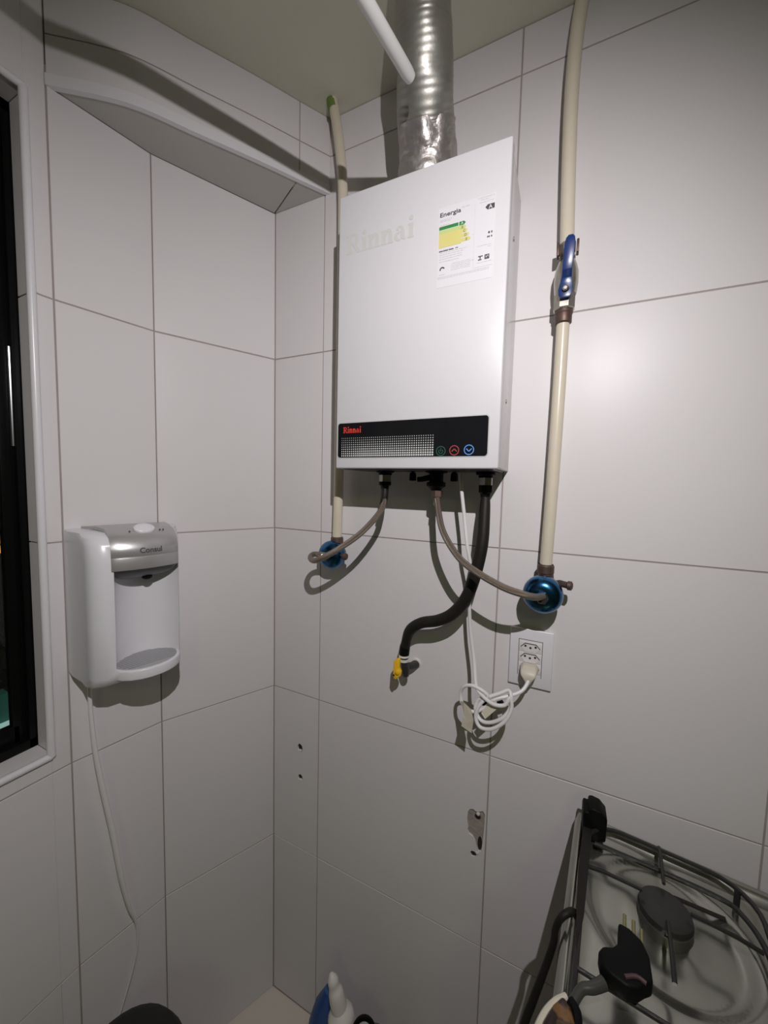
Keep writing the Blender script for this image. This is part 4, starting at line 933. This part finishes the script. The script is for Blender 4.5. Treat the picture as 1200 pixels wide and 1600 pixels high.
# black three-pin plug lying on the grate
zg = HZs+0.032
pg = thing('electric_plug', 'black plug with three brass pins lying on the stove grate', 'plug', (0.795, -0.29, zg))
bp = [(x+0.001, y+0.010) for x, y in ((0.800, -0.266), (0.812, -0.268), (0.824, -0.276), (0.829, -0.292), (0.828, -0.318), (0.820, -0.324), (0.812, -0.332), (0.800, -0.336), (0.786, -0.332), (0.776, -0.326), (0.774, -0.312), (0.780, -0.304), (0.790, -0.300), (0.797, -0.292))]
MB().prism(bp, zg+0.006, zg+0.027, lambda a, b, w_: Vector((a, b, w_))).build('body', BLKP, pg, bevel=0.004, seg=3)
for x, y in ((0.806, -0.262), (0.8155, -0.265), (0.823, -0.272)):
    MB().tube([(x, y-0.010, zg+0.020), (x+0.0045, y+0.024, zg+0.020)], 0.0021, 10).build('pin', mat('pin_brass', (0.35, 0.33, 0.16), 0.35, metal=0.8), pg)
MB().tube([(0.780, -0.322, zg+0.012), (0.768, -0.332, zg+0.011), (0.757, -0.338, zg+0.010), (0.748, -0.352, zg+0.006)], [0.0065, 0.0055, 0.005, 0.005], 12, res=4).build('cord', mat('dark_grey_cord', (0.05, 0.05, 0.045), 0.3), pg)
MB().tube([(0.800, -0.318, zg+0.0275), (0.812, -0.312, zg+0.028), (0.821, -0.314, zg+0.0275)], 0.0022, 8, res=3).build('strain_ridge', mat('dull_pink', (0.07, 0.035, 0.04), 0.5), pg)
# brown tortoiseshell handle in the corner
hn = thing('brush_handle', 'glossy brown mottled handle with a cream rim at the stove corner', 'handle', (0.735, -0.39, zg))
op = [(0.738, -0.352), (0.746, -0.360), (0.751, -0.375), (0.750, -0.395), (0.745, -0.420), (0.715, -0.425), (0.713, -0.405), (0.718, -0.385), (0.727, -0.366)]
MB().prism(op, zg-0.010, zg+0.012, lambda a, b, w_: Vector((a, b, w_))).build('shell', TORT, hn, bevel=0.005, seg=3)
MB().tube([(0.741, -0.350, zg+0.006), (0.730, -0.361, zg+0.007), (0.719, -0.378, zg+0.007), (0.711, -0.400, zg+0.006), (0.709, -0.425, zg+0.004)], 0.0036, 10, res=4).build('rim', CREAM, hn)
MB().tube([(0.745, -0.353, zg+0.008), (0.751, -0.360, zg+0.008), (0.752, -0.372, zg+0.006)], 0.005, 10, res=3).build('ferrule', BLKP, hn)

# ------------------------------------------------------------------ things low down by the wall
bs = thing('spray_bottle', 'white nozzle of a blue bottle standing by the wall at bottom', 'bottle', (0.300, -0.115, FZ))
MB().lathe((0.285, -0.105, FZ), (0, 0, 1), [(0, 0.030), (0.004, 0.034), (0.18, 0.034), (0.215, 0.030), (0.235, 0.014), (0.245, 0.012)], 24).build('body', BLUEB, bs)
MB().tube([(0.250, -0.105, -2.085), (0.258, -0.105, -2.035), (0.272, -0.108, -1.975)], [0.034, 0.028, 0.012], 18).build('shoulder', BLUEB, bs)
MB().tube([(0.318, -0.12, -2.06), (0.314, -0.12, -2.025), (0.309, -0.12, -2.000), (0.305, -0.12, -1.985), (0.300, -0.12, -1.970), (0.295, -0.12, -1.952), (0.290, -0.12, -1.940), (0.286, -0.12, -1.925), (0.282, -0.12, -1.913)], [0.032, 0.032, 0.030, 0.018, 0.0185, 0.017, 0.0125, 0.0125, 0.004], 18, res=3).build('nozzle', WHITEB, bs)
MB().tube([(0.318, -0.12, -2.055), (0.316, -0.12, FZ+0.24), (0.300, -0.11, FZ+0.22)], [0.02, 0.012, 0.010], 14).build('neck', WHITEB, bs)
rg = thing('lidded_jar', 'jar with a round black-rimmed pale lid beside the blue bottle', 'jar', (0.375, -0.12, FZ))
MB().lathe((0.390, -0.105, FZ), (0, 0, 1), [(0, 0.028), (0.006, 0.032), (0.20, 0.032), (0.262, 0.028)], 24).build('body', mat('smoky_plastic', (0.10, 0.10, 0.08), 0.4), rg)
ax_ = Vector((0.35, -0.62, 0.75)).normalized(); c = Vector((0.370, -0.120, -2.008))
m = MB(); ringp = []
m.lathe(c, tuple(ax_), [(-0.018, 0.024), (0, 0.029), (0.006, 0.029), (0.008, 0.026), (0.005, 0.020), (0.0, 0.019)], 28); m.build('rim', BLKP, rg)
MB().lathe(c+ax_*0.0015, tuple(ax_), [(0, 0.0188), (0.003, 0.015), (0.004, 0.005)], 24).build('lid_centre', mat('pale_green_plastic', (0.42, 0.46, 0.40), 0.4), rg)
bn = thing('waste_bin', 'black rounded top of a bin standing in the bottom left corner', 'bin', (0.03, -0.43, FZ))
MB().lathe((0.050, -0.445, FZ), (0, 0, 1), [(0, 0.085), (0.01, 0.09), (0.40, 0.098), (0.41, 0.100)], 32).build('body', BLKP, bn)
MB().lathe((0.050, -0.445, FZ+0.405), (0, 0, 1), [(0, 0.102), (0.02, 0.102), (0.050, 0.088), (0.075, 0.060), (0.086, 0.025), (0.088, 0.002)], 32).build('lid', mat('matt_black_lid', (0.008, 0.008, 0.008), 0.8), bn)

for o in bpy.data.objects:
    if '_o' in o: del o['_o']
